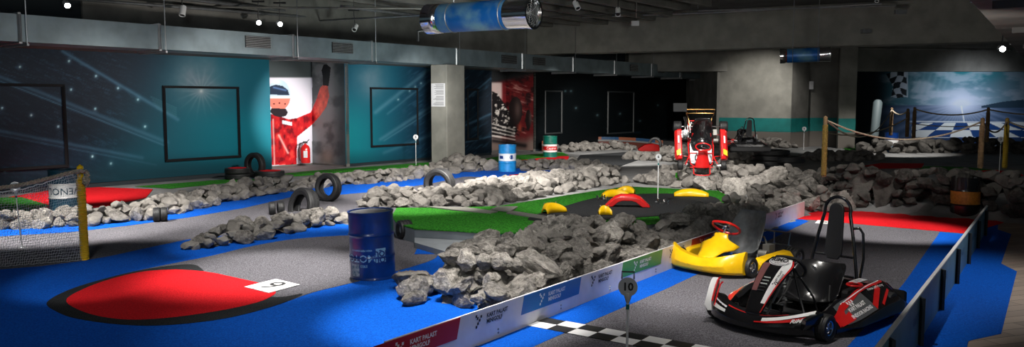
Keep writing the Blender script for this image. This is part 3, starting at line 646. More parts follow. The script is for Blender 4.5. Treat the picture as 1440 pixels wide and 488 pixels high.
# ------------------------------------------------------------------ jet fans
def jet_fan(pa, pb, r, label, redend=False, hub=True):
    root = empty('jet_fan', (pa+pb)/2); d = (pb-pa); Lh = d.length/2; d.normalize()
    root.rotation_euler = Vector((0, 0, 1)).rotation_difference(d).to_euler(); tag(root, label, 'fan')
    m = MB(); m.lathe([(r*.99, -Lh*.72), (r, -Lh*.71), (r, Lh*.55), (r*.99, Lh*.56)], 40, cap=False)
    mw = D.materials.new('blue foil wrap'); mw.use_nodes = True; nt = mw.node_tree; b = nt.nodes['Principled BSDF']; b.inputs['Roughness'].default_value = .4; b.inputs['Metallic'].default_value = .2
    tc = nt.nodes.new('ShaderNodeTexCoord'); n = nt.nodes.new('ShaderNodeTexNoise'); n.inputs['Scale'].default_value = 2.2; n.inputs['Detail'].default_value = 6; cr = nt.nodes.new('ShaderNodeValToRGB')
    cr.color_ramp.elements[0].color = (.004, .10, .36, 1); cr.color_ramp.elements[1].color = (.12, .27, .38, 1); cr.color_ramp.elements[0].position = .42; cr.color_ramp.elements[1].position = .66
    nt.links.new(tc.outputs['Object'], n.inputs['Vector']); nt.links.new(n.outputs['Fac'], cr.inputs['Fac']); nt.links.new(cr.outputs['Color'], b.inputs['Base Color'])
    m.build('blue_wrap', mw, root, smooth=True)
    m = MB(); m.lathe([(r*.80, -Lh*.98), (r*1.06, -Lh), (r*1.04, -Lh*.86), (r*.97, -Lh*.7)], 40, cap=False); m.build('steel_collar', [M_chrome], root, smooth=True, solid=.01)
    m = MB(); m.lathe([(r*.97, Lh*.54), (r*.99, Lh*.7), (r*1.0, Lh*.86), (r*1.07, Lh*1.0), (r*.92, Lh*1.0), (r*.8, Lh*.9)], 40, cap=False); m.build('steel_collar', [M_chrome], root, smooth=True)
    for s in (-1, 1):
        m = MB()
        for k in range(1, 6): 
            rr = r*.15*k; m.tube([Vector((rr*math.cos(a), rr*math.sin(a), s*Lh*.93)) for a in [2*PI*i/28 for i in range(28)]], .006, 5, cyc=True)
        for k in range(4): a = PI*k/4; m.cyl((r*.9*math.cos(a), r*.9*math.sin(a), s*Lh*.93), (-r*.9*math.cos(a), -r*.9*math.sin(a), s*Lh*.93), .006, 5)
        g = m.build('guard', M_steel, root)
        m = MB(); m.lathe([(r*.9, s*Lh*.8), (.001, s*Lh*.8)], 32, cap=False); m.lathe([(r*.3, s*Lh*.8), (r*.3, s*Lh*.88), (.001, s*Lh*.9)], 20, cap=False); m.build('impeller', M_grille, root)
    if redend:
        m = MB(); 
        m.lathe([(r*1.02, -Lh*.97), (r*1.01, -Lh*.75)], 40, cap=False); f = m.f[:13]; m.f = [m.f[i] for i in range(24, 33)]; m.mi = m.mi[:len(m.f)]; m.build('red_sticker', mat('red sticker', (.7, .05, .04), .5), root, smooth=True, solid=.004)
    for t in (-.5, .5):
        m = MB(); Ri = root.rotation_euler.to_matrix().transposed(); c = Vector((0, 0, Lh*t)); upv = Ri @ Vector((0, 0, 1))
        m.cyl(c+upv*r*.95, c+upv*(ZT-.3-root.location.z), .015, 6); m.tube([c+(Matrix.Rotation(a, 3, 'Z') @ Vector((r*1.012, 0, 0))) for a in [2*PI*i/36 for i in range(36)]], .012, 5, cyc=True)
        m.build('hanger', M_steel, root)
    return root
jet_fan(AT(604, 27, 16.3), AT(751, 18, 14.9), .285, 'big chrome ended jet fan wrapped in blue foil under the ceiling')
jet_fan(AT(1097, 79, 27.0), AT(1168, 76, 26.5), .235, 'smaller far jet fan with a blue wrap and a red sticker at its left end', True)
# ------------------------------------------------------------------ spotlights
def spot_fixture(px, py, Y, aim, label, lit, col=(1, .97, .9), energy=0, size=55, blend=.5, body=M_whitepaint, s=1.0):
    p = AT(px, py, Y); root = empty('spotlight', p); tag(root, label, 'spotlight')
    d = (Vector(aim)-p).normalized(); R = Vector((0, 0, -1)).rotation_difference(d).to_matrix()
    m = MB(); m.lathe([(.001, .22*s), (.06*s, .22*s), (.065*s, .2*s), (.065*s, 0), (.055*s, 0), (.05*s, .02*s)], 20, R=R, cap=False); m.build('lamp_body', body, root, smooth=True)
    m = MB(); m.lathe([(.052*s, .012*s), (.001, .012*s)], 20, R=R, cap=False); m.build('lens', M_emit if lit else M_grille, root)
    m = MB(); m.cyl(R @ Vector((0, 0, .12*s)), (0, 0, .5*s), .012*s, 6); m.box((0, 0, .52*s), (.3*s, .05*s, .04*s)); m.build('mount', M_mblk, root)
    m = MB(); m.cyl((0, 0, .5*s), (0, 0, ZT-.2-p.z), .008, 6); m.build('drop_rod', M_mblk, root)
    return root
spot_fixture(95, 8, 20.5, (-4, 12, 0), 'lit spotlight above the left end of the duct', True, s=1.2)
spot_fixture(364, 32, 24, (2, 4, -2), 'left one of the two lit twin spotlights above the duct', True, s=1.2)
spot_fixture(394, 34, 24, (2, 6, -1), 'right one of the two lit twin spotlights above the duct', True, s=1.2)
spot_fixture(256, 22, 22, (-9, 20, 0), 'unlit white spotlight left of the twin spotlights', False, s=1.3)
spot_fixture(498, 42, 26, (-6, 20, 0), 'unlit white spotlight left of the big blue jet fan', False, s=1.2)
spot_fixture(813, 12, 24, (4, 20, 0), 'white spotlight in front of the main beam nearest the big jet fan', False, s=1.3)
spot_fixture(869, 21, 26, (3, 22, 0), 'white spotlight in front of the main beam tilted to the left', False, s=1.3)
spot_fixture(1410, 69, 26, (8, 6, 0), 'glaring lit spotlight under the low soffit at upper right', True, s=1.6)
spot_fixture(1233, 2, 24, (8, 20, 0), 'small ceiling spotlight at the top edge above the rear beam', False, s=.9)
# ------------------------------------------------------------------ board with banners
BH = .0
ub0 = luv(GL(668, 488))[0]-1.2
pt = GL(749, 450); 
# height from the board top line
r = ray(749, 406.3); t = (pt.x*LN.x+pt.y*LN.y)/(r.x*LN.x+r.y*LN.y); BH = (CAM+r*t).z-lane_z(pt.x, pt.y)
uend = luv(GL(1124, 307))[0]
def bu(px):
    r = ray(px, 200); n = L0.x*LN.x+L0.y*LN.y; t = n/(r.x*LN.x+r.y*LN.y); p = CAM+r*t; return luv(p)[0]
board = empty('barrier_board', LP(ub0, 0)); tag(board, 'long white barrier board with coloured banners dividing the rocks from the kart lane', 'barrier')
bl = LP(ub0, 0)
def BP(u, v, z): return LP(u, v, z)-bl
mb = MB(); mb.add([BP(u, v, z) for u in (ub0, uend+.35) for v, z in ((-.02, 0), (.0, 0), (.0, BH), (-.02, BH))], [(0, 1, 5, 4), (1, 2, 6, 5), (2, 3, 7, 6), (3, 0, 4, 7), (0, 3, 2, 1), (4, 5, 6, 7)])
mb.build('panel', M_white, board)
bans = [(515, 643, M_dred, 'red'), (643, 735, M_white, 'w'), (735, 817, M_dblue, 'b'), (817, 877, M_white, 'w'), (877, 933, M_dgreen, 'g'), (933, 975, M_white, 'w'), (975, 1015, M_dred, 'r'), (1015, 1047, M_white, 'w'), (1047, 1078, M_dblue, 'b'), (1078, 1118, M_white, 'w')]
zb0, zb1 = BH*.42, BH*.985
for i, (xa, xb, m, k) in enumerate(bans):
    ua, ub = bu(xa), bu(xb); sl = (zb1-zb0)*.15
    holder = board
    if k != 'w':
        mb = MB(); mb.prism([BP(ua-sl, .001, zb0), BP(ub-sl, .001, zb0), BP(ub+sl, .001, zb1), BP(ua+sl, .001, zb1)], LN*.003); holder = mb.build('banner', m, board)
        holder['label'] = {'r': 'red banner', 'red': 'red banner', 'b': 'blue banner', 'g': 'green banner'}[k]
    um = (ua+ub)/2; zm = (zb0+zb1)/2; Lw = abs(ub-ua); hz = (zb1-zb0)
    tw = min(Lw*.5, hz*2.6); mt = M_print_blk if k == 'w' else M_whitepaint
    pos = lambda x, y, um=um, zm=zm: BP(um+x, .0065, zm+y)
    t = text_mb('KART PALAST', hz*.30, lambda x, y: pos(x+tw*.16, y+hz*.14), bold=.002)
    t2 = text_mb('MINIGOLF', hz*.30, lambda x, y: pos(x+tw*.06, y-hz*.16), bold=.002)
    t2.build('lettering', mt, holder)
    c = hz*.15
    t.build('lettering', mt, holder); t = MB()
    x0 = -tw*.16-hz*1.05
    for a, b in ((0, -2.2), (.9, -1.2), (1.8, -.2), (.7, .6), (2.7, .9), (0, 1.4)):
        q = [pos(x0+a*c, b*c), pos(x0+a*c+c*.9, b*c), pos(x0+a*c+c*1.05, b*c+c*.9), pos(x0+a*c+.15*c, b*c+c*.9)]
        t.add(q, [(0, 1, 2, 3)])
    t.build('chequer_mark', mt, holder)
for i, px in enumerate((560, 700, 790, 860, 925, 985, 1050, 1100)):
    u = bu(px)
    for zz in (BH*.2, BH*.1):
        m = MB(); m.lathe([(.012, 0), (.010, .006), (.001, .008)], 10, c=BP(u, .001, zz+.02), R=Vector((0, 0, 1)).rotation_difference(LN).to_matrix()); m.build('screw', M_steel, board)
# right partition
vp_ = luv(GL(1287, 488))[1]
r = ray(1236, 488); n0 = (L0+LN*vp_); t = (n0.x*LN.x+n0.y*LN.y)/(r.x*LN.x+r.y*LN.y); q = CAM+r*t; PH = q.z-lane_z(q.x, q.y)
r = ray(1388, 290); t = (n0.x*LN.x+n0.y*LN.y)/(r.x*LN.x+r.y*LN.y); ue = luv(CAM+r*t)[0]
part = empty('partition', LP(-3, vp_)); tag(part, 'low blue grey partition board with a white top edge at right beside the black kart', 'partition')
pl = LP(-3, vp_)
mb = MB(); mb.add([LP(u, vp_+v, z)-pl for u in (-3, ue) for v, z in ((-.012, 0), (.012, 0), (.012, PH), (-.012, PH))], [(0, 1, 5, 4), (1, 2, 6, 5), (2, 3, 7, 6), (3, 0, 4, 7), (0, 3, 2, 1), (4, 5, 6, 7)])
M_part = mat('blue grey board', (.10, .22, .32), .45, noise_amt=.15, nscale=2)
mb.build('panel', M_part, part)
mb = MB(); mb.bar(LP(-3, vp_, PH+.008)-pl, LP(ue, vp_, PH+.008)-pl, .035, .018); mb.build('top_edge', M_whitepaint, part)
mb = MB()
for k in range(9):
    u = -2.6+k*(ue+2.8)/8.5; mb = MB(); mb.bar(LP(u, vp_+.025, 0)-pl, LP(u, vp_+.025, PH-.02)-pl, .10, .03); mb.build('support_post', mat('dark timber', (.012, .018, .025), .7), part)
for k in range(6):
    u = .4+k*2.1
    text_mb('KART PALAST', .12, lambda x, y: LP(u+x, vp_+.016, PH*.6+y)-pl).build('lettering', mat('deep blue print', (.01, .07, .20), .5), part)
# ------------------------------------------------------------------ drums
def drum(p, cols, label, text=None, tilt=(0, 0), az=0.0, extra=None):
    """cols: list of (z0,z1,material) ; az: direction text faces"""
    root = empty('oil_drum', p, (tilt[0], tilt[1], az)); tag(root, label, 'drum')
    R_, Hh = .29, .88
    def prof(z0, z1):
        out = []; n = max(2, int((z1-z0)/.011))
        for i in range(n+1):
            z = z0+(z1-z0)*i/n; r = R_
            for c in (.30, .585): r += .012*math.exp(-((z-c)/.012)**2)
            out.append((r, z))
        return out
    for i, (a, b, m) in enumerate(cols):
        mb = MB(); pr = prof(a, b)
        if i == 0: pr = [(.001, .02), (R_-.02, .02), (R_-.015, 0), (R_+.008, 0), (R_+.008, .02)]+[q for q in pr if q[1] > .022]
        if i == len(cols)-1: pr = [q for q in pr if q[1] < Hh-.02]+[(R_+.008, Hh-.02), (R_+.008, Hh), (R_-.012, Hh), (R_-.018, Hh-.022), (.001, Hh-.022)]
        mb.lathe(pr, 48, cap=False); mb.build('shell', m, root, smooth=True, auto=35)
    mb = MB(); mb.cyl((.17, .06, Hh-.022), (.17, .06, Hh-.008), .03, 12); mb.build('bung', M_steel, root)
    mb = MB(); mb.cyl((-.18, -.05, Hh-.022), (-.18, -.05, Hh-.010), .018, 12); mb.build('bung', M_steel, root)
    for tx, size, zc, a0, m, flip in (text or []):
        s = -1 if flip else 1
        def fn(x, y):
            a = a0 + s*x/R_; r = R_+.006
            return Vector((r*math.sin(a), -r*math.cos(a), zc+s*y))
        text_mb(tx, size, fn, bold=.001).build('lettering', m, root)
    for a0, a1, z0, z1, m in (extra or []):
        mb = MB(); n = 10; v = []; 
        for i in range(n+1):
            a = a0+(a1-a0)*i/n; r = R_+.004
            v += [(r*math.sin(a), -r*math.cos(a), z0), (r*math.sin(a), -r*math.cos(a), z1)]
        mb.add(v, [(2*i, 2*i+2, 2*i+3, 2*i+1) for i in range(n)]); mb.build('sticker', m, root)
    return root
M_dbl = mat('deep blue drum paint', (.002, .03, .17), .35, coat=.3, noise_amt=.25, nscale=5)
M_lbl = mat('light blue drum paint', (.01, .20, .50), .4, noise_amt=.15, nscale=8)
M_tl = mat('petrol drum paint', (.006, .05, .085), .4, noise_amt=.2, nscale=8)
M_gr = mat('green drum paint', (.004, .14, .10), .4, noise_amt=.2, nscale=8)
M_ltext = mat('pale blue print', (.22, .42, .60), .5)
def az_to_cam(p): return math.atan2(p.x, -p.y)*1.0
def face(p): return -math.atan2(p.x, p.y)
p = G(525, 389); dr = drum(p, [(0, .88, M_dbl)], 'dark blue drum standing upside down on the blue carpet in front of the big rocks',
     [('MOTOR OIL', .135, .30, -1.12, M_ltext, True), ('HIGH PERFORMANCE', .03, .40, -.50, M_ltext, True), ('1903', .05, .20, -.38, M_ltext, True)], tilt=(0, .0), az=face(p),
     extra=[(.16, .62, .24, .42, M_ltext), (-1.1, -.62, .06, .22, mat('worn white label', (.35, .40, .45), .7, col2=(.05, .12, .2), nscale=25))])
dr.rotation_euler = (0, math.radians(-1.6), dr.rotation_euler.z)
mb = MB(); mb.lathe([(.001, .862), (.27, .862), (.27, .866), (.001, .866)], 40, cap=False); mb.build('lid', mat('dusty grey lid', (.09, .09, .095), .6, noise_amt=.3, nscale=6), dr)
for zc, tx in ((.365, 'LIQUI'), (.285, 'MOLY')):
    text_mb(tx, .10, lambda x, y: Vector(((.297)*math.sin(.39-x/.29), -.297*math.cos(.39-x/.29), zc-.01-y)), bold=.004).build('lettering', M_dbl, dr)
p = G(92, 297); drum(p, [(0, .30, M_tl), (.30, .60, M_whitepaint), (.60, .88, M_tl)], 'petrol blue drum with a white band behind the net, standing upside down', [('RAVENOL', .2, .45, .35, M_tl, True)], az=face(p))
p = G(713.5, 241); drum(p, [(0, .36, M_lbl), (.36, .60, mat('white drum band', (.62, .66, .7), .5)), (.60, .88, M_lbl)], 'light blue drum with a white band beside the square pillar\'s rocks', [('SHELL', .11, .48, -.8, M_dbl, False), ('OIL', .11, .48, .5, M_dbl, False)][1:], az=face(p), extra=[(.35, .62, .42, .55, M_dbl), (-1.0, -.5, .43, .53, M_dbl)])
p = G(773.5, 221); drum(p, [(0, .22, M_gr), (.22, .30, M_whitepaint), (.30, .46, M_redp), (.46, .54, M_whitepaint), (.54, .88, M_gr)], 'green drum with a red and white band in front of the curved kerb', [('Castrol', .14, .38, .2, M_whitepaint, False)], az=face(p))
p = GL(1356, 305); drum(p, [(0, .30, M_blk), (.30, .58, mat('orange drum band', (.42, .17, .02), .5, noise_amt=.2, nscale=20)), (.58, .88, M_blk)], 'black drum with an orange band at the far right corner of the red lane carpet', az=face(p))
p = G(1253, 214); drum(p, [(0, .28, M_lbl), (.28, .56, M_whitepaint), (.56, .88, M_dbl)], 'blue and white drum among the far rocks in front of the race track mural', [('OIL', .14, .42, 0, M_dbl, False)], az=face(p))
# ------------------------------------------------------------------ tyres
def tyre_mesh(name, R_, w, rim, tread=22, m=M_rubber, parent=None):
    """axis along local X"""
    mb = MB(); Rm = Matrix.Rotation(PI/2, 3, 'Y')
    hw = w/2; rb = R_*rim
    prof = [(rb, -hw*.62), (rb*1.03, -hw*.8), ((rb+R_)/2, -hw), (R_*.93, -hw*.93), (R_*.985, -hw*.78)]
    for t in (-.55, -.5, -.42, -.1, -.05, .05, .1, .42, .5, .55):
        g = t in (-.5, -.05, .05, .5)
        prof.append((R_*(.965 if g else 1.0), hw*t))
    prof += [(R_*.985, hw*.78), (R_*.93, hw*.93), ((rb+R_)/2, hw), (rb*1.03, hw*.8), (rb, hw*.62), (rb*1.06, hw*.5), (R_*.9, hw*.3), (R_*.9, -hw*.3), (rb*1.06, -hw*.5), (rb, -hw*.62)]
    mb.lathe(prof, 48, R=Rm, cap=False)
    o = mb.build(name, m, parent, smooth=True, auto=30); return o
def tyre(px, py, R_, w, rot, label, sink=0., lane=False, z=None, Y=None, rim=.62, group=None, name='tyre', dz=0):
    p = (GL if lane else G)(px, py) if Y is None else AT(px, py, Y)
    if z is not None: p = G(px, py, z)
    o = tyre_mesh(name, R_, w, rim); o.location = p+Vector((0, 0, R_-sink+dz)) if rot[1] == 0 or abs(rot[1]) < 1.2 else p+Vector((0, 0, w/2+dz))
    o.rotation_euler = rot; tag(o, label, 'tyre', group); return o
rad = math.radians
tyre(359, 251, .38, .2, (0, 0, rad(60)), 'upright black tyre behind the flat tyres at the foot of the teal mural', sink=.03, dz=.05)
for k in range(2): tyre(334, 252, .36, .17, (0, PI/2, k*.4), ['lower black tyre of the flat stack left of the upright tyre', 'upper black tyre of the flat stack left of the upright tyre'][k], dz=k*.17, group='flat tyres below the teal mural')
tyre(380, 252, .42, .2, (0, PI/2, .8), 'flat black tyre filled with red carpet right of the upright tyre', group='flat tyres below the teal mural', dz=.06)
for px, py, r_, dz, lb in ((334, 252, .26, .345, 'red carpet disc on top of the flat tyre stack'), (380, 252, .30, .265, 'red carpet disc in the flat tyre right of the upright tyre')):
    mb = MB(); mb.lathe([(.001, -.05), (r_, -.05), (r_, 0), (.001, .004)], 32, cap=False); o = mb.build('red_disc', M_red, loc=G(px, py)+Vector((0, 0, dz))); tag(o, lb, 'carpet disc')
tyre(462, 283, .325, .22, (0, rad(4), rad(64)), 'upright black car tyre beside the long blue strip')
tyre(427, 299, .40, .26, (0, rad(12), rad(50)), 'large half buried tyre left of the upright car tyre', sink=.28)
tyre(383, 302, .135, .13, (0, 0, rad(20)), 'left of two small kart tyres beside the half buried tyre', rim=.5)
tyre(395, 301.5, .135, .13, (0, 0, rad(24)), 'right of two small kart tyres beside the half buried tyre', rim=.5)
tyre(221, 312, .14, .13, (0, 0, rad(20)), 'left kart tyre of the pair lying on the grey fairway', rim=.5)
tyre(231, 311.5, .14, .12, (0, 0, rad(24)), 'right kart tyre of the pair lying on the grey fairway', rim=.5)
tyre(618, 271, .40, .3, (0, rad(-3), rad(68)), 'half sunk arched tyre in front of the white rocks below the pillar', sink=.18)
tyre(569, 336, .16, .22, (0, 0, rad(30)), 'dark small tyre tucked under the turf corner behind the blue drum', rim=.4, dz=.0)
for k in range(3): tyre(1079+k*3, 233, .55, .17, (0, PI/2, k*.7), ['bottom', 'middle', 'top'][k]+' black tyre of the flat stack on the rocks right of the red kart', z=.25, dz=.17*k, rim=.6, group='big flat tyres on the rocks')
tyre(1108, 234, .50, .2, (0, PI/2, .3), 'single flat black tyre right of the tyre stack on the rocks', z=.25, dz=.12)
tyre(921, 215, .3, .2, (0, 0, rad(70)), 'dark tyre in the shade left of the upended red kart', dz=.1)
# ------------------------------------------------------------------ rocks
ROCKS = []
for k in range(16):
    rnd = random.Random(100+k); bm = bmesh.new(); bmesh.ops.create_icosphere(bm, subdivisions=4, radius=1)
    planes = [(Vector((rnd.gauss(0, 1), rnd.gauss(0, 1), rnd.gauss(0, 1))).normalized(), rnd.uniform(.52, .85)) for _ in range(15)]
    off = Vector((k*7.3, 0, 0))
    for v in bm.verts:
        c = v.co.copy()
        for n_, d_ in planes:
            t = c.dot(n_)-d_
            if t > 0: c -= n_*t*.96
        c *= 1+.10*noise.fractal(c*1.6+off, 1.0, 2.0, 3)
        c += c.normalized()*.045*noise.fractal(c*5+off, .8, 2.2, 4)
        c = Vector((c.x*1.25, c.y, c.z*rnd.uniform(.72, .95))); v.co = c
    me = D.meshes.new('rock'); bm.to_mesh(me); bm.free()
    for p_ in me.polygons: p_.use_smooth = True
    me.set_sharp_from_angle(angle=rad(22))
    me.materials.append(M_rock); ROCKS.append(me)
ROCKD = []
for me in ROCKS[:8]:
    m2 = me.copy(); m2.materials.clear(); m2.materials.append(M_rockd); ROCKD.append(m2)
cand = []; BANKS = []
def pip(x, y, P):
    c = False; n = len(P)
    for i in range(n):
        a, b = P[i], P[(i+1) % n]
        if (a[1] > y) != (b[1] > y) and x < (b[0]-a[0])*(y-a[1])/(b[1]-a[1])+a[0]: c = not c
    return c
def edge_d(x, y, P):
    m = 9
    for i in range(len(P)):
        ax, ay = P[i]; bx, by = P[(i+1) % len(P)]; dx, dy = bx-ax, by-ay; q = dx*dx+dy*dy or 1e-9
        t = max(0, min(1, ((x-ax)*dx+(y-ay)*dy)/q)); m = min(m, math.hypot(x-ax-t*dx, y-ay-t*dy))
    return m
def bank(P, h, r, label, group, falloff=.45, base=None, dark=False, e0=.12, nr=1.0, seed=0):
    if dark: nr = 1.12
    """a rock bank on the footprint P (world xy): a core mound and individual stones on it"""
    rnd = random.Random(seed+int(P[0][0]*10)); P = [(p[0], p[1]) for p in P]
    x0, x1 = min(p[0] for p in P), max(p[0] for p in P); y0, y1 = min(p[1] for p in P), max(p[1] for p in P)
    fl = (lambda x, y: base) if base is not None else flo
    def surf(x, y, d): return fl(x, y) + e0*h/.4*.5 + h*min(1, d/falloff)**.7*(.82+.3*noise.noise(Vector((x*.9, y*.9, 3))))
    pts = []; sp_ = r*.80/nr; tries = int((x1-x0)*(y1-y0)/(sp_*sp_)*9)
    cell = {}
    for _ in range(tries):
        x, y = rnd.uniform(x0, x1), rnd.uniform(y0, y1)
        if not pip(x, y, P): continue
        s = r*rnd.choice((.6, .75, .9, 1.0, 1.15, 1.35))
        key = (int(x/sp_), int(y/sp_)); ok = True
        for i in (-1, 0, 1):
            for j in (-1, 0, 1):
                for q in cell.get((key[0]+i, key[1]+j), ()):
                    if math.hypot(q[0]-x, q[1]-y) < (q[2]+s)*.385/nr: ok = False
        if ok: cell.setdefault(key, []).append((x, y, s)); pts.append((x, y, s))
    for x, y, s in pts:
        d = edge_d(x, y, P); z = surf(x, y, d)-s*.20+rnd.uniform(-.12, .10)*s
        cand.append((Vector((x, y, max(z-s*.1, fl(x, y)+s*.30))), s*.60, label, group, dark, rnd.random()))
        # front face stones for tall banks
        if h > .5 and d < max(.2, falloff*.9):
            zz = fl(x, y)+s*.4
            while zz < z-s*.7:
                cand.append((Vector((x, y, zz)), s*.60, label, group, dark, rnd.random())); zz += s*.62
    st = .22; nx = int((x1-x0)/st)+2; ny = int((y1-y0)/st)+2
    mb = MB(); idx = {}
    for i in range(nx):
        for j in range(ny):
            x, y = x0+i*st, y0+j*st
            if pip(x, y, P):
                d = edge_d(x, y, P); idx[(i, j)] = len(mb.v); mb.v.append(Vector((x, y, max(fl(x, y)-.02, surf(x, y, max(0, d-.1))-r*.55))))
    for (i, j) in list(idx):
        q = [(i, j), (i+1, j), (i+1, j+1), (i, j+1)]
        if all(k_ in idx for k_ in q): mb.f.append([idx[k_] for k_ in q]); mb.mi.append(0)
    BANKS.append((mb, dark))
def back_off(front, w, lane=False):
    """footprint from front-edge pixels, extended away from the camera by w (per vertex or constant)"""
    Fp = [(GL if lane else G)(x, y) for x, y in front]; out = []
    for i, p_ in enumerate(Fp):
        a, b = Fp[max(i-1, 0)], Fp[min(i+1, len(Fp)-1)]; d = (b-a); n = Vector((-d.y, d.x, 0)).normalized()
        if n.dot(p_) < 0: n = -n
        ww = w[i] if isinstance(w, (list, tuple)) else w
        out.append(p_+n*ww)
    return [(p_.x, p_.y) for p_ in Fp]+[(p_.x, p_.y) for p_ in out[::-1]]
bank(back_off([(-30, 326), (60, 321), (130, 318), (215, 310)], .85), .34, .26, 'grey rock in the ridge behind the net and petrol blue drum', 'ridge rocks behind the net', seed=1)
bank(back_off([(215, 309), (262, 299), (310, 288), (354, 278), (440, 267)], .95), .36, .28, 'grey rock in the long ridge between blue strip and teal mural', 'ridge rocks below the teal mural', seed=2)
bank(back_off([(440, 266), (500, 260), (563, 255), (604, 249), (640, 244)], 1.0), .32, .29, 'pale rock in the ridge between the upright tyre and square pillar', 'ridge rocks left of the pillar', seed=3)
bank(back_off([(640, 243), (694, 240)], 1.6), .55, .34, 'limestone rock in the heap between the square pillar and the light blue drum', 'rocks between pillar and drum', seed=4)
bank(back_off([(262, 351), (300, 351), (350, 341), (430, 324), (495, 312)], [.85, .9, .8, .7, .7]), .36, .25, 'dark grey rock in the low ridge left of the dark blue drum', 'low ridge rocks left of the dark blue drum', seed=5)
# big front bank
fb = [G(562, 388), G(566, 398), G(590, 414), G(618, 428)]+[LP(u, -.30) for u in (luv(G(652, 440))[0], bu(700), bu(760), bu(830), bu(900))]
mid = [G(x, y, .5) for x, y in ((930, 297), (870, 301), (800, 312), (740, 316), (690, 325), (645, 339), (605, 353), (570, 374))]
kf = [(p_.x, p_.y) for p_ in fb]+[(p_.x, p_.y) for p_ in mid]
bank(kf, .62, .30, 'big grey rock in the front heap between dark blue drum and board', 'big rocks behind the bannered board', falloff=.42, seed=6)
fb = [LP(u, -.30) for u in (bu(905), bu(960), bu(1010), bu(1060), bu(1105), bu(1128))]
mid = [G(x, y, .45) for x, y in ((1120, 255), (1060, 262), (1000, 277), (960, 288), (925, 297))]
bank([(p_.x, p_.y) for p_ in fb]+[(p_.x, p_.y) for p_ in mid], .60, .34, 'grey rock behind the bannered board just above the yellow kart', 'rocks above the yellow kart', seed=7)
bank(back_off([(500, 292), (560, 292), (620, 291), (690, 292)], 1.3), .36, .27, 'pale rock in the bank between the arched tyre and green turf', 'pale rocks behind the green turf', seed=8)
bank(back_off([(690, 290), (745, 280), (800, 270), (850, 261), (885, 257)], 1.7), .42, .33, 'grey rock in the bank behind the yellow bodywork on the turf', 'rocks behind the black carpet circle', seed=9)
bank(back_off([(885, 257), (950, 264), (1010, 267), (1060, 270)], [2.6, 3.2, 3.0, 2.8]), .56, .40, 'grey rock in the mound in front of the upended red kart', 'rocks in front of the red kart', falloff=.9, seed=10)
bank(back_off([(1040, 274), (1090, 272), (1135, 286)], [1.9, 1.9, 1.2]), .72, .42, 'grey rock in the mound below the flat tyre stack', 'rocks below the big flat tyres', falloff=.8, seed=11)
bank(back_off([(738, 241), (790, 240), (850, 244)], [1.3, 1.6, 1.0]), .36, .32, 'limestone rock in the bank between the light blue drum and the far dark lane', 'rocks right of the light blue drum', seed=12)
bank(back_off([(800, 214), (850, 211), (892, 211)], .9), .38, .34, 'grey rock in the far row in front of the curved kerb', 'far rocks before the curved kerb', seed=13)
bank(back_off([(884, 224), (930, 227), (970, 230), (1060, 234)], [3.4, 3.6, 3.6, 3.6]), .50, .38, 'bright pale rock in the bank around the foot of the upended red kart', 'bright rocks around the red kart', falloff=.8, seed=14)
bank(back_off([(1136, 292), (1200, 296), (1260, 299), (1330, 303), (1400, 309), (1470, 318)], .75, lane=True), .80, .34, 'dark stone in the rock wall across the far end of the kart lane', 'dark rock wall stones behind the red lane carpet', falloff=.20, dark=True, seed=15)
bank(back_off([(1140, 226), (1200, 227), (1245, 225)], 1.6), .35, .33, 'grey rock behind the dark rock wall left of the far drum', 'rocks left of the far drum', seed=16)
bank(back_off([(1020, 211), (1080, 209), (1125, 208)], 1.6), .45, .36, 'pale rock at the foot of the teal striped concrete wall', 'rocks below the teal stripe', seed=17)
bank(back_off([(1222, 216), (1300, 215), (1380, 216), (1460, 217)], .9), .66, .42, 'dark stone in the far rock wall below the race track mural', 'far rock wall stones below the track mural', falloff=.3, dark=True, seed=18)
# the 300 stones that show largest are things, the others one heap
def shows(c):
    px, py, f = PROJ(c[0])
    if f < 1 or px < -15 or px > 1455 or py > 500: return 0
    return c[1]/f
cand.sort(key=lambda c: -shows(c)); vis = [c for c in cand if shows(c) > 0]
N_IND = 300
def rock_mat4(c):
    r_ = random.Random(int(c[5]*1e6)); rot = Euler((r_.uniform(-.5, .5)+(PI if r_.random() < .5 else 0), r_.uniform(-.5, .5), r_.uniform(0, 6.28)))
    return r_, rot
for c in vis[:N_IND]:
    r_, rot = rock_mat4(c); lst = ROCKD if c[4] else ROCKS
    o = D.objects.new('rock', lst[r_.randrange(len(lst))]); COL.objects.link(o); o.location = c[0]; o.rotation_euler = rot; o.scale = (c[1]*r_.uniform(.85, 1.3), c[1]*r_.uniform(.8, 1.1), c[1]*r_.uniform(.7, 1.15)); tag(o, c[2], 'rock', c[3])
LOW = []
for k in range(10):
    me = ROCKS[k]; bm = bmesh.new(); bm.from_mesh(me); bmesh.ops.dissolve_limit
    vs = None; bm.free()
    rnd = random.Random(300+k); bm = bmesh.new(); bmesh.ops.create_icosphere(bm, subdivisions=3, radius=1)
    planes = [(Vector((rnd.gauss(0, 1), rnd.gauss(0, 1), rnd.gauss(0, 1))).normalized(), rnd.uniform(.52, .85)) for _ in range(13)]
    for v in bm.verts:
        c = v.co.copy()
        for n_, d_ in planes:
            t = c.dot(n_)-d_
            if t > 0: c -= n_*t*.96
        c *= 1+.12*noise.fractal(c*1.8+Vector((k*3, 1, 0)), 1.0, 2.0, 3); v.co = Vector((c.x*1.25, c.y, c.z*.85))
    LOW.append((np.array([v.co[:] for v in bm.verts]), np.array([[v.index for v in f.verts] for f in bm.faces]))); bm.free()
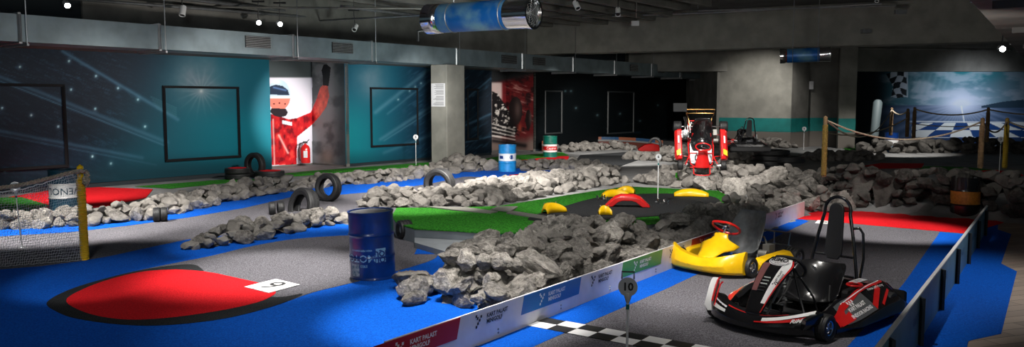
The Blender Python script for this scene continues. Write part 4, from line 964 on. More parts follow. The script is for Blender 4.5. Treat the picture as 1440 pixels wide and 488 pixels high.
for dk, m_, lb in ((False, M_rock, 'the many smaller grey stones filling the rock banks'), (True, M_rockd, 'the many smaller dark stones filling the two dark rock walls')):
    V, Fc, o_ = [], [], 0
    for c in vis[N_IND:]:
        if c[4] != dk: continue
        r_, rot = rock_mat4(c); v, f = LOW[r_.randrange(10)]
        M = np.array(rot.to_matrix()); sc = np.array([r_.uniform(.9, 1.15), r_.uniform(.9, 1.15), r_.uniform(.85, 1.1)])*c[1]
        V.append((v*sc) @ M.T + np.array(c[0])); Fc.append(f+o_); o_ += len(v)
    for mb, d_ in BANKS:
        if d_ != dk or not mb.f: continue
        V.append(np.array([tuple(v) for v in mb.v]))
        Fc.append([[a+o_ for a in q] for q in mb.f]); o_ += len(mb.v)
    me = D.meshes.new('rubble'); me.from_pydata(np.concatenate(V).tolist(), [], [list(map(int, q)) for ff in Fc for q in ff]); me.materials.append(m_)
    for p_ in me.polygons: p_.use_smooth = True
    me.set_sharp_from_angle(angle=rad(28))
    o = D.objects.new('rubble', me); COL.objects.link(o); tag(o, lb, 'rubble', kind='stuff')
print('ROCKS', len(vis), 'candidates')
# ------------------------------------------------------------------ flags (hole markers)
def marker(base, hgt, num, label, lean=0.0, r=.075, loop=True):
    root = empty('hole_marker', base, (0, lean, face(base))); tag(root, label, 'hole marker')
    m = MB(); m.cyl((0, 0, 0), (0, 0, hgt), .010, 10); m.build('rod', M_whitepaint, root, smooth=True)
    m = MB(); m.lathe([(.001, -.006), (r, -.006), (r, .006), (.001, .006)], 32, c=(0, 0, hgt+r*.9), R=Matrix.Rotation(PI/2, 3, 'X'), cap=False); m.lathe([(.012, 0), (.028, .05), (.02, .08)], 12, c=(0, 0, hgt-.06)); m.build('disc', mat('pale grey disc', (.55, .56, .58), .5), root, smooth=True)
    text_mb(num, r*1.15, lambda x, y: Vector((x, -.009, hgt+r*.9+y)), bold=.003).build('number', M_print_blk, root)
    if loop:
        m = MB(); zt = hgt+r*1.75; m.tube([(-r*.62, 0, zt), (-r*.62, 0, zt+.055), (r*.62, 0, zt+.055), (r*.62, 0, zt)], .007, 8); m.build('loop', M_chrome, root)
    m = MB(); m.cyl((0, 0, hgt-.11), (0, 0, hgt-.07), .014, 10); m.build('sleeve', M_teal, root)
    m = MB(); m.lathe([(.001, .012), (.05, .012), (.06, 0)], 16, cap=False); m.build('foot', M_steel, root)
    return root
p = AT(883, 403, 6.1); b = Vector((p.x, p.y, 0)); b.z = lane_z(b.x, b.y); marker(b, p.z-b.z-.07, '10', 'hole marker with number 10 in front of the start line')
p = G(31, 348); marker(p, .90, '8', 'hole marker with number 8 behind the net', loop=False, lean=-.05)
p = G(925, 284, PT+.02); marker(p, .86, '6', 'hole marker standing on the black carpet circle behind the red arch', r=.06, loop=False)
p = G(585, 234); marker(p, .96, '5', 'hole marker left of the square pillar', r=.09, loop=False)
p = G(1130, 211); marker(p, .92, '4', 'far hole marker in front of the teal striped wall', r=.1, loop=False)
p = G(1405, 243); marker(p, 1.0, '3', 'hole marker beside the yellow post at far right', r=.09, loop=False)
# ------------------------------------------------------------------ net, ropes, posts
def wrapped_post(base, top, r, label, m=M_yeld, capm=M_yel, wrap=True):
    root = empty('rope_post', base); tag(root, label, 'post'); t = top-base
    mb = MB(); mb.cyl((0, 0, 0), t, r*.8, 14); mb.lathe([(r*.8, 0), (r*.8, .02), (.001, .05)], 14, c=t, cap=False); mb.build('pole', capm, root, smooth=True)
    if wrap:
        n = int(t.length*.88/(.028)); pts = []
        for i in range(n*12): 
            f_ = i/(n*12-1); a = 2*PI*i/12; pts.append(t*(.02+f_*.86)+Vector((r*.9*math.cos(a), r*.9*math.sin(a), 0)))
        mb = MB(); mb.tube(pts, .0135, 6); mb.build('rope_wrap', m, root, smooth=True)
    return root
pb = G(119.5, 366); ptp = AT(112.5, 236, pb.y)
wrapped_post(pb, ptp, .055, 'bright yellow rope wrapped post holding the net at left')
def rope(pts, r, label, twist=True, m=M_rope):
    pts = [Vector(q) for q in pts]; P = []
    for i in range(len(pts)-1):
        p0, p1, p2, p3 = pts[max(i-1, 0)], pts[i], pts[i+1], pts[min(i+2, len(pts)-1)]
        for k in range(14):
            t = k/14; P.append(.5*((2*p1)+(-p0+p2)*t+(2*p0-5*p1+4*p2-p3)*t*t+(-p0+3*p1-3*p2+p3)*t**3))
    P.append(pts[-1]); mb = MB()
    if twist:
        # three twisted strands
        LEN = sum((P[i+1]-P[i]).length for i in range(len(P)-1)); Q = []; N = int(LEN/.018)
        acc = [0]; 
        for i in range(len(P)-1): acc.append(acc[-1]+(P[i+1]-P[i]).length)
        j = 0
        for n_ in range(N+1):
            s = LEN*n_/N
            while j < len(P)-2 and acc[j+1] < s: j += 1
            f_ = (s-acc[j])/max(1e-9, acc[j+1]-acc[j]); Q.append(P[j].lerp(P[j+1], min(1, f_)))
        for st in range(3):
            path = []
            for i, q in enumerate(Q):
                d = (Q[min(i+1, N)]-Q[max(i-1, 0)]).normalized(); x = d.cross(Vector((0, 0, 1)))
                if x.length < .1: x = Vector((1, 0, 0))
                x.normalize(); y = x.cross(d); a = i*.75+st*2*PI/3; path.append(q+x*math.cos(a)*r*.5+y*math.sin(a)*r*.5)
            mb.tube(path, r*.58, 6)
    else: mb.tube(P, r, 6)
    o = mb.build('rope', m, smooth=True); return tag(o, label, 'rope')
yp = pb.y
rp = [AT(-60, 268, yp-1.2), AT(-20, 266, yp-.9), AT(25, 261, yp-.6), AT(60, 253, yp-.35), AT(95, 244, yp-.1), AT(112, 240.5, yp-.09)]
rope(rp+[AT(121, 242, yp), AT(124, 248, yp-.02)], .030, 'thick twisted rope along the top of the net, tied to the yellow post')
kn = []
for i in range(26):
    a = i*.55; kn.append(AT(121+3.0*math.cos(a), 250+i*.35+3.5*math.sin(a), yp-.07+.03*math.cos(a*1.3)))
rope(kn[:20]+[AT(123, 262, yp-.08)], .028, 'rope knot hanging from the top of the yellow net post')
# net
def net():
    def top(s):                       # s 0..1 from post to left
        q = [AT(112, 243, yp-.05), AT(95, 247, yp-.1), AT(60, 258, yp-.35), AT(25, 268, yp-.6), AT(-20, 272, yp-.9), AT(-60, 273, yp-1.2)]
        f_ = s*(len(q)-1); i = min(int(f_), len(q)-2); return q[i].lerp(q[i+1], f_-i)
    b0, b1 = G(116, 367), G(-60, 381)
    mb = MB(); nu, nv = 52, 30
    def pt_(i, j):
        s = i/nu; t = j/nv; p_ = top(s).lerp(b0.lerp(b1, s)+Vector((0, 0, .015)), t)
        return p_+Vector((.01*math.sin(j*1.3+i), .05*math.sin(t*PI)*math.sin(s*5), .006*math.sin(i*1.7+j*2.1)))
    for i in range(nu+1): mb.tube([pt_(i, j) for j in range(nv+1)], .0022, 3, cap=False)
    for j in range(nv+1): mb.tube([pt_(i, j) for i in range(nu+1)], .0022 if j else .008, 3, cap=False)
    tag(mb.build('net', M_net), 'white string net hanging from the rope left of the yellow post', 'net')
net()
wp = {}
def zpost(px, pyt, Y, hz, lb, mt, cp_, wr=True, r=.055):
    t = AT(px, pyt, Y); b = Vector((t.x, t.y, t.z-hz)); wrapped_post(b, t, r, lb, mt, cp_, wr); return t
M_yold = mat('worn yellow rope', (.20, .13, .025), .8, noise_amt=.2, nscale=20)
tA = zpost(1161, 166, 17.6, 1.3, 'yellow rope wrapped post on the rocks right of the flat tyre stack', M_yold, M_wood)
tB = zpost(1382, 168, 17.9, 1.1, 'dark brown wooden rope post rising from the dark rock wall', M_wood, M_wood)
tC = zpost(1416.5, 168, 19.5, 1.2, 'yellow rope wrapped post at far right beside a hole marker', mat('dull yellow rope', (.42, .28, .02), .8), M_yold)
tD = zpost(1254, 153, 33, 1.1, 'leftmost of the far brown rope posts before the track mural', M_wood, M_wood, True, .07)
tE = zpost(1277, 154, 32, 1.1, 'second of the far brown rope posts before the track mural', M_wood, M_wood, True, .07)
tF = zpost(1286.5, 152, 31, 1.2, 'third of the far brown rope posts before the track mural', M_wood, M_wood, True, .07)
tG = zpost(1390, 152.5, 31, 1.3, 'rightmost of the far brown rope posts before the track mural', M_wood, M_wood, True, .07)
dz = Vector((0, 0, .04))
def srope(a, b, sag, r, lb):
    rope([a-dz]+[a.lerp(b, t)-Vector((0, 0, sag*4*t*(1-t)+.04)) for t in (.15, .3, .45, .6, .75, .88)]+[b-dz], r, lb, twist=False)
srope(tA, tB, .42, .02, 'sagging rope between the worn yellow post and the dark brown post')
srope(tB, tC, .26, .02, 'short sagging rope between the dark brown post and the right yellow post')
srope(tC, tC+Vector((3, .6, 0)), .3, .02, 'rope leading out of the picture from the right yellow post')
srope(tA, tD, .7, .02, 'long rope from the worn yellow post back towards the far posts')
srope(tD, tE, .18, .03, 'short rope between the first two far brown posts')
srope(tF, tG, .22, .03, 'rope hung across the front of the race track mural')
srope(tG, tG+Vector((3.5, .3, -.1)), .15, .03, 'rope running right from the rightmost far brown post')
srope(tE-Vector((0, 0, .5)), tG-Vector((0, 0, .6)), .1, .02, 'lower rope across the front of the race track mural')
srope(AT(1165, 186, 30), tE-Vector((0, 0, .3)), .3, .025, 'low rope from the concrete pier to the far brown posts')
# pale roller leaning by the mural
p = AT(1232, 166, 36); mb = MB(); mb.lathe([(.001, -.8), (.18, -.8), (.2, .7), (.12, .82), (.001, .84)], 20); o = mb.build('bollard', mat('grey bollard', (.09, .12, .13), .6), smooth=True, loc=p); o.rotation_euler = (0, rad(4), 0); tag(o, 'pale grey rounded bollard at the dark left end of the track mural', 'bollard')
# ------------------------------------------------------------------ curved kerb at far middle
kb = [(762, 213, .0), (790, 207.5, 0), (815, 206, 0), (840, 205.5, 0), (870, 206, 0), (900, 208, 0), (932, 212, 0)]
root = empty('curved_kerb', G(840, 205.5)); tag(root, 'far curved kerb striped orange and blue in front of the black wall', 'kerb'); K = [G(x, y)-root.location for x, y, _ in kb]
KP = []
for i in range(len(K)-1):
    p0, p1, p2, p3 = K[max(i-1, 0)], K[i], K[i+1], K[min(i+2, len(K)-1)]
    for k in range(5):
        t = k/5; KP.append(.5*((2*p1)+(-p0+p2)*t+(2*p0-5*p1+4*p2-p3)*t*t+(-p0+3*p1-3*p2+p3)*t**3))
KP.append(K[-1])
def strip(name, z0, z1, off, cols, every):
    for s in range(0, len(KP)-1, every):
        mb = MB(); seg = KP[s:s+every+1]
        rings = [[q+Vector((0, off, z0)), q+Vector((0, off, z1)), q+Vector((0, off+.12, z1)), q+Vector((0, off+.12, z0))] for q in seg]
        mb.loft(rings); mb.build(name, cols[(s//every) % len(cols)], root)
M_kor = mat('orange kerb', (.28, .09, .045), .6); M_kbl = mat('blue kerb', (.02, .07, .16), .6); M_kgr = mat('grey kerb', (.2, .2, .2), .6)
strip('lower_board', 0, .26, 0, [mat('dark red kerb', (.12, .03, .02), .6)], 30); strip('rail', .26, .34, -.03, [M_kgr], 30); strip('stripe', .34, .48, 0, [M_kor, M_kbl, M_kor, M_kor, M_kbl], 4)
mb = MB(); mb.prism([(-.35, 0, 0), (.35, 0, 0), (.32, 0, .22), (.1, 0, .27), (-.15, 0, .24), (-.4, 0, .08)], (0, .3, 0)); o = mb.build('nose_cone', M_redp, bevel=.04, loc=AT(914, 213, 27)); tag(o, 'small red bodywork piece lying on the bright rocks left of the red kart', 'bodywork')
# ------------------------------------------------------------------ bodywork on the raised green
def pod(loc, rz, label, L_=.75, m=M_yel, w=.3, h=.15):
    mb = MB(); rings = []
    for i in range(13):
        t = i/12; x = (t-.5)*L_; k = 1-.45*abs(2*t-1)**3; hh = h*(1-.55*abs(2*t-1)**2.2); ww = w*k
        y0 = .14*math.cos((t-.5)*PI)
        rings.append([Vector((x, y0+ww*(j/8-.5), (.005, hh*.62, hh*.93, hh, hh*.98, hh*.96, hh*.9, hh*.5, .005)[j])) for j in range(9)])
    mb.loft(rings, closed=False); o = mb.build('side_pod', m, smooth=True, solid=.012, loc=loc, auto=32); o.rotation_euler = (0, 0, rz); tag(o, label, 'bodywork')
    for q in (-.3, 0, .3):
        s_ = MB(); s_.cyl((q*L_, .14, h*.9), (q*L_, .14, h*1.04), .012, 8); s_.build('bolt', M_steel, o)
pod(G(780, 299, PT+.02), rad(35), 'yellow kart side pod lying on the turf beside the black carpet circle', .46, h=.17)
pod(G(866, 277, PT+.02), rad(10), 'yellow kart side pod behind the red arch', .6)
pod(G(972, 276, PT+.02), rad(-10), 'yellow kart side pod on the right rim of the black carpet circle', .72, w=.42)
pod(G(851, 302, PT+.02), rad(0), 'bit of yellow bodywork peeping over the front rocks below the red arch', .24)
pod(G(880, 271.5, PT+.02), rad(-20), 'small yellow bodywork piece just behind the red arch', .4)
mb = MB(); ca = G(882, 290.5, PT+.02); prof = [(-.44, 0), (-.38, .06), (-.25, .17), (-.13, .21), (.13, .21), (.25, .17), (.38, .06), (.44, 0)]
rings = []
for x, z in prof:
    inx, inz = x*.66, max(0, z*.62-.01)
    rings.append([Vector((x, -.10, z*.92)), Vector((x*.96, -.05, z+.03)), Vector((x*.96, .10, z+.03)), Vector((x, .15, z*.9)), Vector((inx, .15, inz)), Vector((inx, -.10, inz))])
mb.loft(rings); o = mb.build('bumper_arch', M_redp, loc=ca, smooth=True, bevel=.01, auto=50); tag(o, 'red kart bumper set up as an arch on the black carpet circle', 'bodywork'); o.rotation_euler = (0, 0, rad(-8))
for px, py, lb in ((846, 281, 'chrome hub parts lying left of the red arch'), (932, 286, 'chrome hub parts lying right of the hole marker rod')):
    mb = MB(); mb.lathe([(.001, .03), (.07, .03), (.1, .012), (.1, 0)], 16, cap=False)
    for k in range(5): mb.cyl((.1*math.cos(k*1.3), .05*math.sin(k*1.3), 0), (.12*math.cos(k*1.3), .06*math.sin(k*1.3), .07+.01*k), .014, 8)
    o = mb.build('wheel_hub', M_chrome, loc=G(px, py, PT+.02)); tag(o, lb, 'metal part')
# fire extinguisher
p = back(wall_pt(430, 0), .5); p = G(430, 233); root = empty('fire_extinguisher', p+Vector((0, 0, .1)), (0, 0, face(p))); tag(root, 'red fire extinguisher standing in front of the driver mural', 'fire extinguisher')
mb = MB(); mb.lathe([(.001, 0), (.16, 0), (.165, .03), (.165, .5), (.13, .6), (.05, .66), (.04, .7), (.001, .7)], 24, cap=False); mb.build('cylinder', M_redp, root, smooth=True)
mb = MB(); mb.box((0, -.168, .32), (.14, .01, .24)); mb.build('paper_label', M_paper, root)
mb = MB(); mb.box((0, 0, .74), (.16, .06, .07)); mb.cyl((0, 0, .7), (.14, 0, .84), .014, 8); mb.build('valve', M_mblk, root)
mb = MB(); mb.tube([(-.05, -.02, .74), (-.18, -.05, .7), (-.24, -.06, .5), (-.22, -.06, .2), (-.19, -.06, .08)], .02, 8); mb.build('hose', M_mblk, root, smooth=True)
# ------------------------------------------------------------------ karts (x forward, y left, z up)
def wheel(root, x, y, R_, w, rimm=None, tm_=None):
    o = tyre_mesh('tyre', R_, w, .5, m=tm_ or M_rubber, parent=root); o.location = (x, y, R_); o.rotation_euler = (0, 0, PI/2)
    s = 1 if y > 0 else -1; m = MB(); Rm = Matrix.Rotation(PI/2, 3, 'Y')
    m.lathe([(R_*.54, -w*.42), (R_*.47, -w*.4), (R_*.43, -w*.1), (R_*.43, w*.1), (R_*.47, w*.4), (R_*.54, w*.42)], 28, R=Rm, cap=False)
    m.lathe([(R_*.44, w*.06*s), (R_*.2, w*.16*s), (R_*.12, w*.30*s), (.001, w*.32*s)], 28, R=Rm, cap=False)
    for k in range(5):
        a = 2*PI*k/5; m.cyl((w*.1*s, R_*.28*math.cos(a), R_*.28*math.sin(a)), (w*.26*s, R_*.28*math.cos(a), R_*.28*math.sin(a)), R_*.06, 8)
    m.build('rim', rimm or M_chrome, o, smooth=True); return o
def seat(root, m, x0=0.0, hi=0.0, wide=1.0):
    prof = [(.16, .20, .17, .02), (.10, .13, .19, .09), (0, .09, .205, .14), (-.12, .09, .21, .17), (-.22, .14, .21, .19), (-.30, .26, .21, .18), (-.36, .40, .205, .15), (-.41, .54+hi*.5, .19, .11), (-.44, .64+hi, .16, .05), (-.46, .67+hi, .14, .02)]
    rings = []
    for i, (x, z, hw, wg) in enumerate(prof):
        a, b = prof[max(i-1, 0)], prof[min(i+1, len(prof)-1)]; tx, tz = b[0]-a[0], b[1]-a[1]; l = math.hypot(tx, tz); nx, nz = -tz/l*-1, tx/l*-1
        nx, nz = (tz/l, -tx/l)
        ring = []
        for j in range(-8, 9):
            v = j/8; o_ = wg*abs(v)**2.6; ring.append(Vector((x+x0+nx*o_, hw*wide*v*(1+.12*abs(v)**2), z+nz*o_)))
        rings.append(ring)
    mb = MB(); mb.loft(rings, closed=False); o = mb.build('seat', m, root, smooth=True, solid=.016, subsurf=1, auto=False)
    return o
def steering(root, x, z, m, tilt=50, R_=.165, base=(.62, .12)):
    e = MB(); Rm = Matrix.Rotation(rad(-tilt), 3, 'Y'); c = Vector((x, 0, z))
    pts = []
    for k in range(36):
        a = 2*PI*k/36; rx = R_*math.cos(a); 
        if rx > R_*.75: rx = R_*.75+(rx-R_*.75)*.3
        pts.append(c+Rm @ Vector((rx, R_*math.sin(a), 0)))
    e.tube(pts, .017, 8, cyc=True); o = e.build('steering_wheel', m, root, smooth=True)
    s = MB()
    for a in (0, 2.2, -2.2): s.bar(c, c+Rm @ Vector((R_*.9*math.cos(a+PI), R_*.9*math.sin(a+PI), 0)), .03, .008)
    s.lathe([(.001, .012), (.035, .012), (.035, -.02), (.001, -.02)], 14, c=c, R=Rm, cap=False); s.build('spokes', M_chrome, o)
    s = MB(); s.cyl(c, (base[0], 0, base[1]), .012, 10); s.build('steering_column', M_steel, root); return o
def frame_tubes(root, m, xf, xr, w=.30):
    f = MB()
    for s in (-1, 1):
        f.tube([(xf+.05, .12*s, .09), (xf-.05, .26*s, .07), (xf-.3, w*s, .06), (0, w*s*1.05, .06), (xr+.1, w*s, .07), (xr-.22, w*s*.95, .09)], .016, 8)
        f.tube([(xf-.28, w*s, .06), (xf-.02, .40*s, .12)], .016, 8)
        f.tube([(.30, w*s, .07), (.28, .56*s, .10), (-.30, .58*s, .10), (-.32, w*s, .07)], .011, 8)
        f.tube([(-.05, w*s, .06), (-.15, .25*s, .22), (-.22, .22*s, .36)], .010, 8)
    for x in (xf+.03, .2, -.2, xr+.05, xr-.2): f.tube([(x, -w*.95, .07), (x, w*.95, .07)], .014, 8)
    f.build('frame', m, root, smooth=True)
def engine(root, x, y, m1=None):
    e = MB(); e.box((x, y, .16), (.20, .18, .16)); e.cyl((x, y-.1, .17), (x, y+.1, .17), .075, 16)
    for k in range(7): e.box((x+.02, y, .27+k*.018), (.14, .13, .008))
    e.cyl((x+.02, y, .24), (x+.02, y, .40), .045, 14); o = e.build('engine', m1 or M_steel, root, bevel=.006)
    e = MB(); e.tube([(x-.08, y, .28), (x-.2, y, .30), (x-.34, y+.04*(-1 if y > 0 else 1), .24), (x-.5, y, .2)], [.02, .03, .045, .03], 12); e.build('exhaust', M_chrome, o, smooth=True)
    e = MB(); e.tube([(x+.05, y+.03, .36), (x+.12, y+.08, .42), (x+.02, y+.1, .46), (x-.1, y+.05, .40)], .012, 8); e.build('hose', M_mblk, o, smooth=True)
    e = MB(); e.lathe([(.001, -.03), (.05, -.03), (.055, .03), (.001, .03)], 16, c=(x+.14, y, .24), R=Matrix.Rotation(PI/2, 3, 'Y')); e.build('air_filter', M_mblk, o, smooth=True)
def axle(root, x, R_, w):
    a = MB(); a.cyl((x, -w, R_), (x, w, R_), .02, 12); a.lathe([(.001, -.005), (.09, -.005), (.09, .005), (.001, .005)], 24, c=(x, .16, R_), R=Matrix.Rotation(PI/2, 3, 'X')); a.lathe([(.001, -.004), (.085, -.004), (.085, .004), (.001, .004)], 20, c=(x, -.2, R_), R=Matrix.Rotation(PI/2, 3, 'X')); a.build('rear_axle', M_chrome, root)
def stub(root, x, R_, w):
    a = MB()
    for s in (-1, 1):
        a.bar((x, .36*s, .1), (x, w*s, R_), .04, .04); a.cyl((x, .37*s, .06), (x, .37*s, .2), .02, 10); a.tube([(x-.1, .36*s, .13), (x-.12, .05*s, .13)], .008, 8)
    a.build('steering_linkage', M_chrome, root)
def nose(root, m, xm, hw, z0, z1c, z1e, curl, depth=.16, p=3.0, nm='front_bumper'):
    rings = []; N = 24
    for i in range(N+1):
        v = -1+2*i/N; a = abs(v); x = xm-curl*a**p; y = hw*math.sin(v*PI/2*.98)/math.sin(PI/2*.98) if False else hw*v
        zt = z1c+(z1e-z1c)*a**1.6; dx = depth*(1-.45*a**4)
        rings.append([Vector((x, y, z0+.03)), Vector((x+.015, y, z0+(zt-z0)*.45)), Vector((x-.02, y, z0+(zt-z0)*.82)), Vector((x-.06, y, zt)), Vector((x-dx, y, zt-.015)), Vector((x-dx, y, z0+.04)), Vector((x-dx*.7, y, z0)), Vector((x-.04, y, z0))])
    mb = MB(); mb.loft(rings); return mb.build(nm, m, root, smooth=True, bevel=.006, auto=28)
def race_kart(name, label, mp, mseat, mwheel, mframe, front=True, rearbar=None, group=None):
    root = empty(name); tag(root, label, 'kart', group)
    xf, xr = .56, -.52
    frame_tubes(root, mframe, xf, xr)
    for s in (-1, 1): wheel(root, xf, .53*s, .128, .13); wheel(root, xr, .58*s, .14, .20)
    axle(root, xr, .14, .62); stub(root, xf, .128, .50)
    seat(root, mseat, -.04, .05 if front else 0, 1.15); steering(root, .25, .55, mwheel, 34, .185)
    engine(root, -.26, -.40, M_steel)
    m = MB(); m.box((.12, 0, .05), (.72, .54, .012)); m.build('floor_tray', M_steel, root)
    m = MB(); m.lathe([(.001, .0), (.10, 0), (.11, .05), (.11, .14), (.05, .17), (.001, .17)], 16, c=(.28, 0, .065)); m.build('fuel_tank', mat('blue tank', (.01, .10, .5), .4) if front else M_paper, root, smooth=True)
    for s in (-1, 1):
        m = MB(); m.tube([(.44, .14*s, .07), (.52, .14*s, .2), (.50, .06*s, .22)], .010, 8); m.build('pedal', M_chrome, root)
    # side pods
    for s in (-1, 1):
        rings = []
        for i in range(13):
            t = i/12; x = .40-.84*t; e = min(1, min(t, 1-t)*9+.25); zt = (.22+.03*t)*(.75+.25*e); yo = .655-(1-e)*.04
            rings.append([Vector((x, s*.48, .07)), Vector((x, s*.48, zt-.02)), Vector((x, s*.50, zt)), Vector((x, s*(yo-.05), zt-.01)), Vector((x, s*yo, zt-.07)), Vector((x, s*(yo+.01), .10)), Vector((x, s*(yo-.03), .06))])
        mb = MB(); mb.loft(rings); pq = mb.build('side_pod', mp, root, smooth=True, bevel=.008, auto=35)
        if not front:
            m = MB(); m.add([Vector((x_, s*y_, .262)) for x_, y_ in ((.30, .52), (.36, .62), (.22, .63), (.16, .53))], [(0, 1, 2, 3)]); m.build('yellow_sticker', M_yel, pq, solid=.01)
            m = MB(); m.add([Vector((x_, s*y_, .265)) for x_, y_ in ((.0, .55), (.0, .59), (-.2, .59), (-.2, .55))], [(0, 1, 2, 3)]); m.build('white_sticker', M_paper, pq, solid=.01)
    # front panel
    rings = []
    for x, z, hw, dr in (((.84, .14, .10, .01), (.74, .23, .12, .02), (.62, .32, .17, .05), (.52, .37, .25, .08), (.44, .41, .28, .08), (.41, .43, .13, .03), (.385, .46, .10, .02), (.37, .49, .10, .01)) if front else ((.80, .17, .17, .05), (.70, .24, .19, .05), (.58, .32, .17, .05), (.46, .42, .13, .05), (.38, .52, .12, .05), (.34, .60, .10, .05))):
        rings.append([Vector((x-dr*.8*abs(j/4)**2, hw*j/4, z-dr*abs(j/4)**1.4)) for j in range(-4, 5)])
    if front:
        mb = MB(); mb.loft(rings, closed=False); mb.build('front_panel', mp, root, smooth=True, solid=.016, auto=30)
        nose(root, mp, .93, .54, .04, .22, .34, .20, depth=.20, p=4)
    else:
        mb = MB(); mb.loft([[q+Vector((0, 0, 0)) for q in r_] for r_ in rings[1:]], closed=False); mb.build('front_panel', mp, root, smooth=True, solid=.02, subsurf=1, auto=False)
        f = MB()
        for s in (-1, 1): f.tube([(xf, .2*s, .08), (.78, .2*s, .09), (.84, .14*s, .16)], .014, 8)
        f.tube([(.84, -.16, .16), (.86, 0, .17), (.84, .16, .16)], .014, 8); f.build('bumper_bar', mframe, root, smooth=True)
    mr = rearbar or M_chrome; f = MB()
    f.tube([(xr-.02, -.26, .1), (xr-.26, -.30, .14), (xr-.34, -.36, .22), (xr-.34, .36, .22), (xr-.26, .30, .14), (xr-.02, .26, .1)], .016, 10)
    f.tube([(xr-.3, -.34, .2), (xr-.36, -.34, .40), (xr-.36, .34, .40), (xr-.3, .34, .2)], .014, 10); f.tube([(xr-.35, -.1, .22), (xr-.36, -.1, .40)], .01, 8); f.tube([(xr-.35, .1, .22), (xr-.36, .1, .40)], .01, 8)
    f.build('rear_bumper', mr, root, smooth=True)
    m = MB(); m.cyl((-.1, .30, .2), (-.1, .42, .2), .05, 14); m.box((-.28, .34, .22), (.16, .1, .18)); m.tube([(-.3, .3, .3), (-.4, .2, .38), (-.46, 0, .36)], .014, 8); m.build('radiator', mat('dull alloy', (.3, .29, .27), .5, metal=.6), root, bevel=.005)
    m = MB(); m.tube([(-.2, -.3, .44), (-.34, -.3, .5), (-.48, -.26, .46), (-.5, -.2, .3)], .012, 8); m.tube([(-.22, -.34, .42), (-.3, -.36, .48), (-.42, -.34, .42)], .012, 8); m.build('cable', M_whitepaint, root, smooth=True)
    return root
M_gseat = mat('grey plastic seat', (.15, .16, .17), .45, noise_amt=.2, nscale=14)
yk = race_kart('go_kart', 'yellow go-kart with a grey seat and red steering wheel against the bannered board', M_yel, M_gseat, M_redp, M_steel)
rk = race_kart('go_kart', 'red go-kart standing upended on its nose among the bright rocks', M_redp, M_blk, M_redp, M_redp, front=False, rearbar=M_gold)
